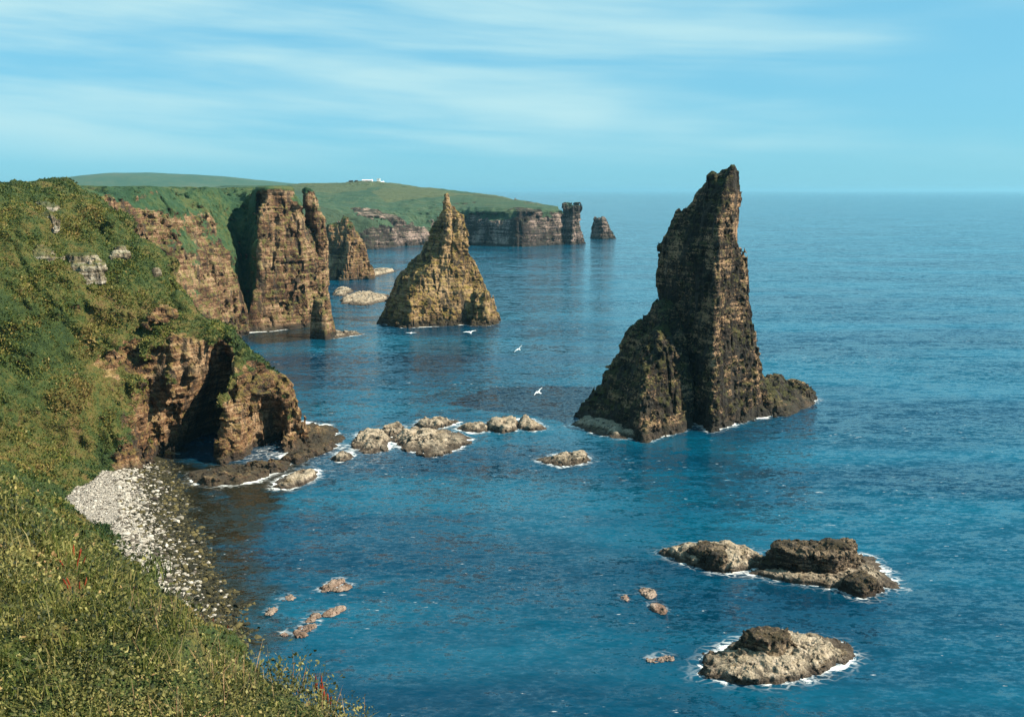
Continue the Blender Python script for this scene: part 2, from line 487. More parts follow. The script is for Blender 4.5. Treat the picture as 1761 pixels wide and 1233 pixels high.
def near_carve(D, X, Y, Z):
    Xs = X - 0.28 * (Z - 4)            # leaning cleft
    D = np.maximum(D, -ell(Xs, Y, Z, (-70.5, 213, 0), (8.0, 22, 28)))
    D = np.maximum(D, -ell(X, Y, Z, (-55, 214, 1), (4.2, 14, 16)))
    D = np.maximum(D, -ell(X - 0.2 * Z, Y, Z, (-80, 206, 8), (1.6, 6, 16)))
    return D
def near_bias(x, y, z):
    back = np.clip((-78 - x) / 6.0, 0, 1) * np.clip((232 - y) / 10.0, 0, 1)
    return 0.36 * back + 0.2 * np.clip((190 - y) / 20, 0, 1) + 0.8 * np.clip((152 - y) / 10, 0, 1) + 0.34 * np.clip((z - 18.5) / 5, 0, 1)
q_ = 0.5
v, q, gr = build_rock([near], (-150, -10, -3), (26, 300, 62), q_, land=True, carve=near_carve, ztop=58.9, band=4.2, gbias=near_bias)
NEAR = (v, q, gr)
near_o = mesh_obj('grassy_cliff', v, q, M_cliff, attrs={'grass': gr})
tag(near_o, 'steep grass covered cliff with a dark cave above the pebble beach', 'cliff', kind='structure')
print('near', len(v), len(q), round(time.time() - T0, 1))

# ------------------------------------------------------------------ second headland
def pp(z, pts): return (z, [P(px, Y, z) for px, Y in pts])
back = [(300, 900), (-600, 900), (-600, 320)]
TL = [(-260, 540), (-260, 320)]
mid = [
 (0, [P(150, 320), P(300, 345), P(395, 380), P(420, 398), P(419, 408), P(422, 416), P(427, 416), P(430, 406), P(500, 416), P(560, 428), P(562, 445), P(545, 480), P(520, 540)] + TL),
 (10, [P(150, 320, 10), P(288, 345, 10), P(382, 380, 10), P(413, 400, 10), P(416, 412, 10), P(421, 424, 10), P(428, 421, 10), P(433, 407, 10), P(500, 417, 10), P(556, 429, 10), P(558, 446, 10), P(540, 480, 10), P(520, 540, 10)] + TL),
 (35, [P(160, 324, 35), P(255, 345, 35), P(342, 380, 35), P(386, 400, 35), P(396, 414, 35), P(412, 434, 35), P(428, 434, 35), P(438, 424, 35), P(444, 409, 35), P(490, 418, 35), P(531, 430, 35), P(538, 446, 35), P(525, 480, 35), P(505, 540, 35)] + TL),
 (50, [P(170, 328, 50), P(225, 345, 50), P(305, 380, 50), P(356, 402, 50), P(370, 416, 50), P(396, 446, 50), P(424, 450, 50), P(444, 432, 50), P(452, 413, 50), P(485, 420, 50), P(512, 430, 50), P(516, 446, 50), P(505, 480, 50), P(490, 540, 50)] + TL),
 (57, [P(175, 330, 57), P(205, 345, 57), P(280, 382, 57), P(330, 403, 57), P(348, 418, 57), P(382, 456, 57), P(415, 462, 57), P(448, 436, 57), P(457, 415, 57), P(480, 421, 57), P(497, 431, 57), P(500, 446, 57), P(490, 480, 57), P(480, 540, 57)] + TL),
]
def mid_bias(x, y, z):
    a = 880.5 + 1690 * x / (y * CP - (z - H) * SP)
    nose = 420 - (z / 57.0) * 78
    chute = np.clip((a - nose - 4) / 8, 0, 1) * np.clip((446 - a) / 6, 0, 1) * np.clip((y - 402) / 8, 0, 1)
    top = np.clip((z - 36) / 14, 0, 1) * np.clip((400 - a) / 20, 0, 1)
    f2 = np.clip((z - 12) / 30, 0, 1) * np.clip((a - 470) / 15, 0, 1)
    return 0.03 + 0.45 * chute + 0.12 * top + 0.12 * f2
pin = [pp(0, [(530, 455), (548, 446), (562, 452), (560, 470), (530, 470)]), pp(39, [(528, 455), (546, 447), (558, 452), (556, 465), (528, 468)]),
       pp(46, [(526, 455), (540, 448), (552, 453), (548, 462), (526, 464)]), pp(55.5, [(524, 455), (530, 450), (535, 454), (532, 460), (524, 460)])]
stub = [pp(0, [(540, 388), (562, 384), (574, 390), (572, 398), (542, 398)]), pp(8, [(541, 389), (558, 386), (566, 390), (562, 396), (542, 396)]), pp(14.5, [(544, 390), (556, 388), (563, 391), (558, 395), (545, 395)])]
v, q, gr = build_rock([mid, pin], (-205, 312, -3), (-62, 512, 61), 0.7, land=True, ztop=57.2, band=3.6, gbias=mid_bias)
mid_o = mesh_obj('rocky_headland', v, q, M_mid, attrs={'grass': gr})
tag(mid_o, 'second headland of tawny layered cliffs split by a green gully', 'headland', kind='structure')
v, q, gr = build_rock([stub], (-90, 376, -2), (-62, 404, 18), 0.5, s=0.6)
o = mesh_obj('rock_pillar', v, q, M_mid, attrs={'grass': gr * 0}, org=(-72, 390, 0))
tag(o, 'short squared rock pillar standing in the water at the foot of the tawny cliff', 'rock pillar')
print('mid', len(v), round(time.time() - T0, 1))

# ------------------------------------------------------------------ far headland and hills
bk = [(1600, 2600), (-900, 2600), (-900, 820)]
def pf(z, pts, tail): return (z, [P(a, b, z) for a, b in pts] + tail)
tl = [(-120, 2400), (-900, 2400), (-900, 700)]
far = [
 pf(0, [(500, 760), (570, 930), (612, 985), (640, 990), (690, 1040), (740, 1062), (780, 1072), (800, 1068), (850, 1046), (896, 1030), (930, 1052), (968, 1078), (966, 1130), (930, 1300), (880, 1600), (800, 2000)], tl),
 pf(27, [(490, 770), (560, 940), (606, 1000), (636, 1002), (690, 1052), (740, 1074), (780, 1080), (800, 1074), (850, 1052), (896, 1035), (930, 1057), (966, 1082), (962, 1130), (925, 1300), (870, 1600), (800, 2000)], tl),
 pf(39, [(480, 790), (545, 960), (580, 1040), (630, 1060), (690, 1085), (740, 1100), (775, 1098), (802, 1082), (850, 1060), (896, 1043), (930, 1064), (962, 1086), (956, 1130), (915, 1300), (860, 1600), (800, 2000)], tl),
 pf(43, [(470, 800), (535, 990), (570, 1080), (630, 1090), (690, 1110), (740, 1125), (800, 1120), (850, 1110), (900, 1110), (925, 1130), (900, 1300), (850, 1600), (780, 2000)], tl),
 pf(50, [(420, 860), (500, 1040), (560, 1120), (640, 1140), (720, 1160), (800, 1180), (850, 1210), (870, 1300), (840, 1600), (770, 2000)], tl),
 pf(58, [(380, 1000), (450, 1150), (560, 1200), (700, 1260), (760, 1330), (775, 1450), (760, 1700)], tl),
 pf(65, [(440, 1350), (560, 1320), (620, 1320), (690, 1400), (700, 1550), (690, 1700), (560, 1800), (450, 1600)], []),
 pf(71, [(600, 1460), (650, 1450), (665, 1500), (655, 1560), (600, 1560)], []),
]
v, q, gr = build_rock([far], (-420, 860, -4), (110, 1760, 76), 2.0, r=2, s=2.0, land=True, ztop=70.5, band=3.0, gbias=0.05)
v[:, 2] = np.where(v[:, 2] > 68, 68 + (v[:, 2] - 68) * 0.7, v[:, 2])
FARV = v
far_o = mesh_obj('far_headland', v, q, M_far, attrs={'grass': gr})
tag(far_o, 'low green headland with dark layered sea cliffs on the horizon', 'headland', kind='structure')
print('far', len(v), round(time.time() - T0, 1))

def hill_z(x, y):
    c = -0.40 * y
    r = 100 * np.exp(-((x + 1250) / 620.0) ** 2) + 62 * np.exp(-((x + 1900) / 700.0) ** 2) + 34 * np.exp(-((x + 500) / 420.0) ** 2)
    return r * np.exp(-((y - 3900) / 620.0) ** 2) - 6 + 3 * smp(VC, x, y, y * 0, 900)
xs = np.linspace(-3600, 400, 160); ys = np.linspace(2500, 5200, 80)
X, Y = np.meshgrid(xs, ys, indexing='ij')
Z = hill_z(X, Y)
ii = np.arange(160 * 80).reshape(160, 80)
qd = np.stack([ii[:-1, :-1], ii[1:, :-1], ii[1:, 1:], ii[:-1, 1:]], -1).reshape(-1, 4)
m, T, b = new_mat('far_hill_grass')  # grass tone tinted bluish, distance haze partly put into the colour
T.put(b.inputs['Base Color'], grass_color(T, T.scale(T.node('ShaderNodeNewGeometry').outputs['Position'], (0.1, 0.1, 0.1)), ((0.02, 0.055, 0.035), (0.03, 0.07, 0.04), (0.05, 0.08, 0.045), (0.06, 0.075, 0.045))))
o = mesh_obj('far_hills', np.stack([X, Y, Z], -1).reshape(-1, 3), qd, m, smooth=True)
tag(o, 'hazy blue green hills far inland behind the headlands', 'hills', kind='structure')

# ------------------------------------------------------------------ sea stacks
FOOT = []      # waterline polygons, for the surf
def stack_part(name, parts, lo, hi, h, mat, parent, **kw):
    gk = kw.pop('grassk', 1.0)
    v, q, gr = build_rock(parts, lo, hi, h, **kw)
    o = mesh_obj(name, v, q, mat, parent, attrs={'grass': gr * gk}, org=tuple(parent.location) if parent else (0, 0, 0))
    for lv in parts: FOOT.append(lv[0][1])
    return o
great = empty('sea_stack', (48, 256, 0))
tag(great, 'tallest sea stack, a dark leaning blade of rock with a twin pointed summit', 'sea stack')
spire = [
 pp(0, [(1165, 256), (1190, 246), (1222, 233), (1290, 247), (1328, 256), (1328, 275), (1205, 292)]),
 pp(10, [(1150, 268), (1222, 235), (1305, 252), (1303, 268), (1205, 288), (1154, 284)]),
 pp(20, [(1138, 270), (1224, 237), (1297, 253), (1293, 266), (1200, 284), (1142, 281)]),
 pp(30, [(1130, 270), (1230, 239), (1280, 252), (1278, 262), (1190, 282), (1135, 280)]),
 pp(40, [(1132, 270), (1232, 240), (1278, 252), (1276, 261), (1190, 280), (1137, 279)]),
 pp(46, [(1139, 269), (1235, 242), (1276, 252), (1272, 259), (1190, 278), (1145, 277)]),
 pp(49.5, [(1152, 268), (1236, 243), (1276, 252), (1272, 259), (1195, 276), (1158, 275)]),
 pp(52, [(1164, 266), (1237, 244), (1275, 252), (1272, 259), (1196, 272), (1170, 272)]),
 pp(54.5, [(1179, 264), (1240, 245), (1275, 252), (1271, 259), (1196, 270)]),
 pp(57, [(1192, 261), (1243, 246), (1275, 252), (1271, 258), (1214, 264)]),
 pp(59.5, [(1205, 258), (1247, 248), (1275, 252), (1271, 257), (1224, 261)]),
 pp(60.8, [(1234, 256), (1252, 249), (1275, 252), (1270, 257), (1242, 259)]),
 pp(63, [(1242, 254.5), (1256, 250), (1274, 252.5), (1269, 257.5), (1246, 258)])]
horn = [pp(54, [(1208, 255), (1228, 250), (1244, 255), (1230, 260)]), pp(61.6, [(1217, 254), (1228, 251), (1240, 254), (1231, 258)])]
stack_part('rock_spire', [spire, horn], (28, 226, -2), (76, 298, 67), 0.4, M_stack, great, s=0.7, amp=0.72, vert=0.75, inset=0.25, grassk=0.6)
butt = [
 pp(0, [(990, 250), (1050, 237), (1108, 224), (1187, 238), (1187, 262), (1060, 270)]),
 pp(10, [(1038, 256), (1106, 229), (1182, 242), (1182, 262), (1070, 270)]),
 pp(20, [(1083, 259), (1128, 234), (1172, 245), (1172, 260), (1100, 268)]),
 pp(28.5, [(1124, 254), (1140, 243), (1156, 249), (1152, 258), (1132, 262)])]
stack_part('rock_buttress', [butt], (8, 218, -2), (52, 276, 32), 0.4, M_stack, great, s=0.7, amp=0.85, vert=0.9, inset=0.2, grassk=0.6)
toe = [pp(0, [(1296, 246), (1345, 252), (1405, 271), (1385, 283), (1320, 275), (1296, 262)]), pp(3, [(1300, 252), (1348, 259), (1390, 272), (1365, 278), (1318, 272)]), pp(6.5, [(1302, 256), (1330, 260), (1345, 268), (1320, 268)])]
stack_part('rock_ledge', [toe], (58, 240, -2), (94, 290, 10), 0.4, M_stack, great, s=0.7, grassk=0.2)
apron = [pp(-0.5, [(983, 240), (1020, 232), (1060, 227), (1110, 226), (1120, 232), (1060, 238), (1000, 246)]), pp(1.2, [(1000, 240), (1030, 234), (1060, 230), (1105, 229), (1110, 232), (1060, 237), (1010, 243)])]
stack_part('wave_cut_ledge', [apron], (10, 220, -2), (46, 252, 4), 0.35, M_skerry, great, s=0.35, grassk=0)

pyr = empty('sea_stack', (-32, 434, 0))
tag(pyr, 'tawny pyramid sea stack with a needle top in the middle of the bay', 'sea stack')
pyram = [
 pp(0, [(655, 434), (692, 417), (780, 424), (856, 438), (850, 455), (700, 460)]),
 pp(10, [(668, 440), (706, 421), (790, 427), (840, 436), (845, 446), (800, 455), (700, 456)]),
 pp(20, [(690, 440), (722, 425), (780, 430), (822, 437), (817, 447), (720, 452)]),
 pp(27, [(710, 440), (742, 428), (780, 432), (810, 438), (798, 446), (732, 448)]),
 pp(31, [(724, 438), (760, 431), (804, 437), (792, 444), (738, 446)]),
 pp(39, [(738, 438), (768, 432), (801, 437), (790, 443), (746, 444)]),
 pp(43, [(743, 437.5), (770, 432.5), (798, 437.5), (788, 442), (750, 443)]),
 pp(47, [(750, 437), (769, 433), (794, 437.5), (784, 442), (755, 442)]),
 pp(50, [(755, 437), (768, 434), (785, 437), (776, 441)]),
 pp(53, [(760, 437), (767, 435), (777, 437.5), (770, 440)]),
 pp(57, [(763.5, 437.5), (767, 435.5), (773, 437.5), (768, 439.5)])]
stack_part('rock_pyramid', [pyram], (-64, 412, -2), (-2, 466, 61), 0.45, M_pyr, pyr, s=0.8, amp=0.85, vert=0.25, inset=0.45, grassk=0.4)
knob = [pp(0, [(812, 424), (840, 424), (853, 432), (850, 440), (815, 440)]), pp(14, [(820, 428), (836, 428), (840, 434), (820, 438)])]
stack_part('rock_shoulder', [knob], (-22, 416, -2), (2, 446, 18), 0.5, M_pyr, pyr, s=0.6, grassk=0.5)

arch = empty('sea_stack', (-109, 656, 0))
tag(arch, 'dark sea stack pierced by a small arch beyond the second headland', 'sea stack')
archs = [
 pp(0, [(556, 655), (590, 640), (640, 655), (625, 680), (565, 680)]), pp(12, [(558, 656), (600, 642), (636, 656), (620, 676), (565, 676)]),
 pp(24, [(560, 656), (602, 644), (622, 656), (610, 672), (565, 672)]), pp(34, [(563, 656), (600, 647), (612, 655), (600, 666), (568, 666)]),
 pp(38, [(580, 655), (594, 650), (606, 655), (594, 662)]), pp(42, [(586, 655), (592, 652), (598, 655), (592, 659)])]
def arch_carve(D, X, Y, Z):
    return np.maximum(D, -np.broadcast_to((np.sqrt(((X + 113) / 2.4) ** 2 + ((Z - 4) / 6.0) ** 2) - 1) * 2.4, D.shape))
stack_part('pierced_rock', [archs], (-142, 632, -2), (-88, 690, 45), 0.6, M_cliff, arch, s=1.0, carve=arch_carve, grassk=0.6)

tip = empty('sea_stack', P(985, 1088) + (0,))
tag(tip, 'blocky layered pillar joined to the end of the far headland', 'sea stack')
tips = [pp(-1, [(966, 1082), (985, 1076), (1003, 1086), (1000, 1105), (966, 1110)]), pp(6, [(967, 1083), (985, 1078), (1000, 1087), (996, 1104), (966, 1106)]), pp(20, [(968, 1084), (984, 1080), (996, 1088), (992, 1102), (968, 1104)]), pp(42, [(970, 1084), (984, 1079), (997, 1088), (992, 1100), (970, 1102)])]
stack_part('layered_rock', [tips], (48, 1068, -4), (88, 1118, 48), 1.0, M_far, tip, s=1.6, grassk=0.5)
lone = empty('sea_stack', P(1036, 1206) + (0,))
tag(lone, 'small squat stack alone in open water off the far headland', 'sea stack')
lones = [pp(-1, [(1016, 1206), (1036, 1190), (1056, 1206), (1050, 1226), (1020, 1226)]), pp(14, [(1020, 1206), (1036, 1194), (1051, 1206), (1046, 1222), (1022, 1222)]), pp(24, [(1022, 1206), (1034, 1198), (1046, 1206), (1042, 1218), (1024, 1218)])]
stack_part('rock_block', [lones], (88, 1184, -4), (130, 1236, 30), 1.0, M_far, lone, s=1.5, grassk=0.2)
print('stacks', round(time.time() - T0, 1))

# ------------------------------------------------------------------ skerries and ledges
def shrink(p, k, dx=0, dy=0):
    p = np.asarray(p); c = p.mean(0)
    return [tuple(x) for x in (p - c) * k + c + (dx, dy)]
def skerry(name, label, cat, levels, h, s=0.5, group=None, mat=None, blocky=1.0, amp=1.0):
    """levels: [(z, [(px, py)])] - each corner a photo pixel of a point at that height"""
    parts = []
    if group == SK and h >= 0.25: levels = [[(z * 0.68, p) for z, p in l_] for l_ in (levels if isinstance(levels[0], list) else [levels])]
    for lvl in (levels if isinstance(levels[0], list) else [levels]):
        parts.append([(z, [W0(a, b, z) for a, b in pts]) for z, pts in lvl])
    allp = np.array([p for lv in parts for _, pl in lv for p in pl])
    zt = max(z for lv in parts for z, _ in lv)
    lo = (allp[:, 0].min() - 2 * s - 1, allp[:, 1].min() - 2 * s - 1, -1.2); hi = (allp[:, 0].max() + 2 * s + 1, allp[:, 1].max() + 2 * s + 1, zt + 2 * s + 0.6)
    v, q, gr = build_rock(parts, lo, hi, h, s=s, blocky=blocky, amp=amp * 0.8, frac=0.1, vert=0.0, inset=0.3 * s)
    c = allp.mean(0)
    o = mesh_obj(name, v, q, mat or M_skerry, attrs={'grass': gr * 0}, org=(c[0], c[1], 0))
    for lv in parts: FOOT.append(lv[0][1])
    tag(o, label, cat, group)
    return o
SK = 'low rocks awash in the bay'
def skerry_thing(label, group, pieces, h, s):
    """pieces: [(part name, material, size of relief, levels)]"""
    c = np.array([W0(a, b, z) for _, _, _, lv in pieces for z, pts in lv for a, b in pts]).mean(0)
    root = empty('skerry', (c[0], c[1], 0)); tag(root, label, 'rock', group)
    for nm, mt, k, lv in pieces:
        o = skerry(nm, None, None, lv, h, s * k, None, mt)
        o.parent = root; o.location = o.location - root.location
    return root
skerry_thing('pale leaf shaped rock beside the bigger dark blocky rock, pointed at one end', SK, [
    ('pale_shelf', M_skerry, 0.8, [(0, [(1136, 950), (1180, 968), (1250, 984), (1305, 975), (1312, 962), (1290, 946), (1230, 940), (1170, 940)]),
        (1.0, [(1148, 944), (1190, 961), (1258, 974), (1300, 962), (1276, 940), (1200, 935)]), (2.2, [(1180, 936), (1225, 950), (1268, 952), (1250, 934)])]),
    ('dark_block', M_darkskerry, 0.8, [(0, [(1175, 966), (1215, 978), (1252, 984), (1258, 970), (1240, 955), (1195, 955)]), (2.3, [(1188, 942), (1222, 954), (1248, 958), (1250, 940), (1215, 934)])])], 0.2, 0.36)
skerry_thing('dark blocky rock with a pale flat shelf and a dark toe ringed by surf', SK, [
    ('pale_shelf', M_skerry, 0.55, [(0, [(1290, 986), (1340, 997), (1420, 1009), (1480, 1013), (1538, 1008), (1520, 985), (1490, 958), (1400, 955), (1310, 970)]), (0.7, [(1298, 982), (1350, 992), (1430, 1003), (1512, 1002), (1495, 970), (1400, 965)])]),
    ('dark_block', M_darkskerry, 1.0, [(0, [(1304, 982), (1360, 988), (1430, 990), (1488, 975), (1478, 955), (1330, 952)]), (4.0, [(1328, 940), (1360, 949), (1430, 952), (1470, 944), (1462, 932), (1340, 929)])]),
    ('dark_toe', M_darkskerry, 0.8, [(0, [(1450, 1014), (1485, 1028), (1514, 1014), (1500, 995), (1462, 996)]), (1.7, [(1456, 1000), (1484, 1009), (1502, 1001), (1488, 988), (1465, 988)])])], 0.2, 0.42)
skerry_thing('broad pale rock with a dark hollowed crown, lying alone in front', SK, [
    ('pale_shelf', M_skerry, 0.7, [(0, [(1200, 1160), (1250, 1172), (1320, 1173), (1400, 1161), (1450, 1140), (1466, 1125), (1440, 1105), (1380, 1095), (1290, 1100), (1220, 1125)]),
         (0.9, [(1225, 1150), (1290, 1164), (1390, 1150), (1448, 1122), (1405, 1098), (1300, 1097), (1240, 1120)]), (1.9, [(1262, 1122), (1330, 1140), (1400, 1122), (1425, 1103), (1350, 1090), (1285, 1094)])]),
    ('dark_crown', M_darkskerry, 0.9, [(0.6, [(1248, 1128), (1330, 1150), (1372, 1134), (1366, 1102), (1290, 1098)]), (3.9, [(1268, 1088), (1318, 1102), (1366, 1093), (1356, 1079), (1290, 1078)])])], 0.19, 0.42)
skerry('skerry', 'flat pale rock just off the foot of the tallest stack', 'rock',
       [(0, [(930, 792), (965, 801), (1005, 797), (1014, 788), (1000, 780), (960, 783)]), (1.1, [(955, 786), (975, 792), (1004, 789), (1003, 779), (972, 781)])], 0.25, 0.4, SK)
skerry('skerry', 'rounded dark rock nearest the cave headland in the line of reefs', 'rock',
       [(0, [(610, 768), (635, 779), (662, 774), (668, 756), (655, 742), (622, 745)]), (2.0, [(616, 754), (640, 763), (660, 755), (655, 742), (628, 741)])], 0.28, 0.45, SK)
skerry('skerry', 'thin rock spur lying behind the rounded dark rock in the reef line', 'rock',
       [(0, [(655, 748), (675, 752), (698, 742), (695, 733), (660, 737)]), (1.4, [(662, 740), (680, 742), (694, 736), (690, 730), (665, 734)])], 0.3, 0.45, SK)
skerry('skerry', 'largest ragged rock of the reef line, sloping to a pale point', 'rock',
       [(0, [(676, 758), (705, 776), (745, 784), (790, 772), (806, 756), (770, 744), (720, 738), (690, 744)]), (0.8, [(682, 753), (712, 769), (748, 777), (790, 763), (768, 745), (715, 737)]), (2.3, [(692, 745), (720, 757), (742, 755), (738, 740), (712, 736)])], 0.28, 0.45, SK)
skerry('skerry', 'low dark rock behind the largest ragged rock of the reef line', 'rock',
       [(0, [(716, 732), (745, 738), (775, 732), (790, 726), (770, 722), (730, 723)]), (1.2, [(724, 728), (748, 731), (772, 726), (760, 721), (732, 722)])], 0.3, 0.4, SK)
skerry('skerry', 'thin pale reef between the ragged rock and the far end of the line', 'rock',
       [(0, [(790, 738), (815, 744), (838, 742), (842, 732), (820, 728), (796, 731)]), (0.9, [(800, 733), (818, 738), (835, 735), (824, 728)])], 0.3, 0.4, SK)
skerry('skerry', 'long tawny rock toward the open water end of the reef line', 'rock',
       [(0, [(835, 738), (862, 744), (888, 740), (892, 726), (868, 720), (842, 726)]), (1.6, [(842, 730), (866, 736), (886, 730), (882, 720), (850, 722)])], 0.3, 0.45, SK)
skerry('skerry', 'last small rock at the open water end of the reef line', 'rock',
       [(0, [(896, 738), (915, 741), (934, 737), (912, 722), (898, 720)]), (1.4, [(900, 731), (912, 733), (917, 726), (904, 717)])], 0.28, 0.4, SK)
skerry('skerry', 'small reddish rock between the cave headland and the rounded dark rock', 'rock',
       [(0, [(570, 790), (585, 795), (608, 786), (604, 777), (585, 780)]), (0.8, [(576, 786), (588, 789), (604, 780), (590, 778)])], 0.25, 0.35, SK)
skerry('skerry', 'low pale slab off the dark cove water below the cave headland', 'rock',
       [(0, [(470, 838), (500, 840), (540, 822), (545, 808), (525, 808), (490, 822)]), (1.0, [(480, 833), (505, 833), (536, 817), (538, 808), (515, 812)])], 0.25, 0.35, SK)
skerry('skerry', 'green topped ledge stretching out from the tip of the cave headland', 'rock',
       [[(0, [(500, 775), (530, 778), (575, 765), (580, 755), (560, 730), (520, 725), (500, 740)]), (1.0, [(505, 766), (530, 769), (564, 756), (558, 735), (520, 731)]), (1.9, [(508, 752), (530, 752), (545, 740), (520, 734)])],
        [(0, [(480, 792), (510, 796), (540, 784), (577, 768), (572, 760), (530, 770), (490, 780)]), (1.0, [(488, 786), (510, 790), (545, 778), (570, 764), (530, 771), (495, 780)])]], 0.3, 0.5, SK, M_cliff)
skerry('skerry', 'kelp covered boulder ledge in the shade below the cave mouth', 'rock',
       [(0, [(330, 832), (380, 836), (440, 826), (490, 806), (500, 795), (450, 796), (380, 806), (335, 815)]), (1.0, [(340, 826), (385, 828), (440, 818), (485, 800), (440, 798), (385, 808)])], 0.28, 0.55, SK, M_cliff)
skerry('skerry', 'long flat reef between the second headland and the pyramid stack', 'rock',
       [(0, [(586, 522), (625, 526), (668, 518), (665, 508), (630, 503), (592, 510)]), (1.4, [(594, 516), (626, 519), (660, 512), (630, 503), (600, 508)])], 0.5, 0.6, SK)
skerry('skerry', 'small broken rock beyond the long flat reef', 'rock',
       [(0, [(574, 508), (590, 510), (606, 502), (600, 495), (580, 499)]), (1.4, [(578, 503), (590, 505), (602, 497), (588, 495)])], 0.5, 0.6, SK)
skerry('skerry', 'thin pale reef awash in front of the short rock pillar', 'rock',
       [(0, [(538, 578), (575, 582), (622, 575), (600, 571), (560, 572)]), (0.7, [(548, 575), (575, 578), (612, 573), (580, 571)])], 0.4, 0.4, SK)
skerry('skerry', 'low reef at the seaward foot of the arched stack', 'rock',
       [(0, [(632, 478), (655, 474), (680, 467), (660, 463), (636, 468)]), (1.6, [(638, 472), (655, 469), (672, 465), (650, 463)])], 0.6, 0.7, SK)
skerry('skerry', 'reddish wave cut platform along the foot of the tawny cliff', 'rock',
       [(0, [(400, 560), (432, 572), (470, 570), (520, 560), (556, 556), (556, 545), (480, 548), (410, 540)]), (2.2, [(405, 548), (435, 558), (475, 558), (540, 546), (480, 544), (415, 536)])], 0.6, 0.7, SK, M_mid)
# reef tops that only just break the surface
RF = 'reef tops barely breaking the surface'
reefs = [((1108, 1136), (1165, 1132), 9, 'barely awash rock to the side of the broad pale rock'),
         ((1096, 1014), (1132, 1028), 8, 'reef top between the pale leaf shaped rock and the broad rock'),
         ((1116, 1038), (1146, 1056), 8, 'small reef top next in line below its neighbour in the near water'),
         ((1066, 1026), (1082, 1032), 7, 'tiny lone reef top beside a longer one in the near water'),
         ((500, 1098), (550, 1070), 11, 'longest pinkish reef top near the shrub covered bank'),
         ((520, 1072), (552, 1058), 7, 'pinkish reef top lying just beyond the longest one'),
         ((552, 1060), (596, 1044), 6, 'broken pale reef top seaward of the longest one'),
         ((540, 1022), (598, 996), 7, 'thin slanting reef top farthest out in the near cove'),
         ((478, 1034), (512, 1026), 6, 'short pinkish reef top in the near cove'),
         ((455, 1056), (478, 1046), 6, 'reddish reef top closest to the pebble beach'),
         ((480, 1096), (496, 1088), 6, 'tiny reef top beside the shrub covered bank'),
         ((562, 1018), (610, 1006), 5, 'small pale reef top beside the thin slanting one')]
for (x0, y0), (x1, y1), wd, lab in reefs:
    dx, dy = x1 - x0, y1 - y0
    L = math.hypot(dx, dy); nx, ny = -dy / L * wd, dx / L * wd
    pl = [(x0, y0), (x0 + dx * .3 + nx * .8, y0 + dy * .3 + ny * .8), (x0 + dx * .75 + nx * .7, y0 + dy * .75 + ny * .7), (x1, y1), (x0 + dx * .7 - nx, y0 + dy * .7 - ny), (x0 + dx * .25 - nx * .7, y0 + dy * .25 - ny * .7)]
    skerry('reef_rock', lab, 'reef', [(-0.35, pl), (0.10, shrink(pl, 0.75))], 0.14, 0.20, RF, M_reef)
print('skerries', round(time.time() - T0, 1))

# ------------------------------------------------------------------ sea
shore = [W0(a, b) for a, b in [(285, 795), (306, 840), (316, 880), (332, 930), (356, 970), (380, 1010), (400, 1060), (410, 1110)]]
beach_poly = shore + [(-44, 118), (-55, 117), (-95, 160), (-98, 200), (-80, 215)]
def axis(lo, hi, step, far_lo, far_hi):
    a = list(np.arange(lo, hi + 1e-6, step))
    d = step
    while a[-1] < far_hi: d *= 1.35; a.append(a[-1] + d)
    d = step
    while a[0] > far_lo: d *= 1.35; a.insert(0, a[0] - d)
    return np.array(a)
xs = axis(-120, 110, 0.8, -70000, 70000); ys = axis(95, 470, 0.9, -3000, 90000)
X, Y = np.meshgrid(xs, ys, indexing='ij')
foam = np.zeros(X.shape, f4); kelp = np.zeros(X.shape, f4)
NP = near[0][1]
dn = sdf2(NP, X, Y)
for pl in FOOT:
    small = np.ptp(np.asarray(pl), axis=0).max() < 6.5
    p = np.asarray(pl)
    i0, i1 = np.searchsorted(xs, [p[:, 0].min() - 9, p[:, 0].max() + 9]); j0, j1 = np.searchsorted(ys, [p[:, 1].min() - 9, p[:, 1].max() + 9])
    if i1 <= i0 or j1 <= j0 or p[:, 1].mean() > 470: continue
    sx, sy = X[i0:i1, j0:j1], Y[i0:i1, j0:j1]
    d = sdf2(pl, sx, sy)
    foam[i0:i1, j0:j1] = np.maximum(foam[i0:i1, j0:j1], np.clip(1 - np.maximum(d, 0) / (1.3 if small else 3.6), 0, 1) * (0.55 if small else 0.92))
db = sdf2(beach_poly, X, Y)
tipd = np.hypot(X + 46, (Y - 212) * 1.2)
foam = np.maximum(foam, np.where(db > 0, np.clip(1 - tipd / 40, 0, 1) * 0.75, 0))
kelp = np.clip(1.05 - np.maximum(db, 0) / 17.0 + 0.22 * smp(VA, X, Y, X * 0, 40), 0, 1)
dark2 = sdf2([W0(a, b) for a, b in [(300, 800), (500, 800), (500, 830), (470, 860), (430, 900), (400, 960), (330, 900)]], X, Y)
kelp = np.maximum(kelp, np.clip(1.0 - np.maximum(dark2 + 2, 0) / 9.0 + 0.2 * smp(VB, X, Y, X * 0, 30), 0, 1))
midk = sdf2([W0(a, b) for a, b in [(420, 560), (560, 556), (585, 575), (540, 582), (450, 590), (430, 580)]], X, Y)
kelp = np.maximum(kelp, np.clip(0.7 - np.maximum(midk, 0) / 12.0, 0, 1))
n = X.shape
ii = np.arange(n[0] * n[1]).reshape(n)
qd = np.stack([ii[:-1, :-1], ii[1:, :-1], ii[1:, 1:], ii[:-1, 1:]], -1).reshape(-1, 4)
m, T, b = new_mat('sea_water')
pos = T.node('ShaderNodeNewGeometry').outputs['Position']
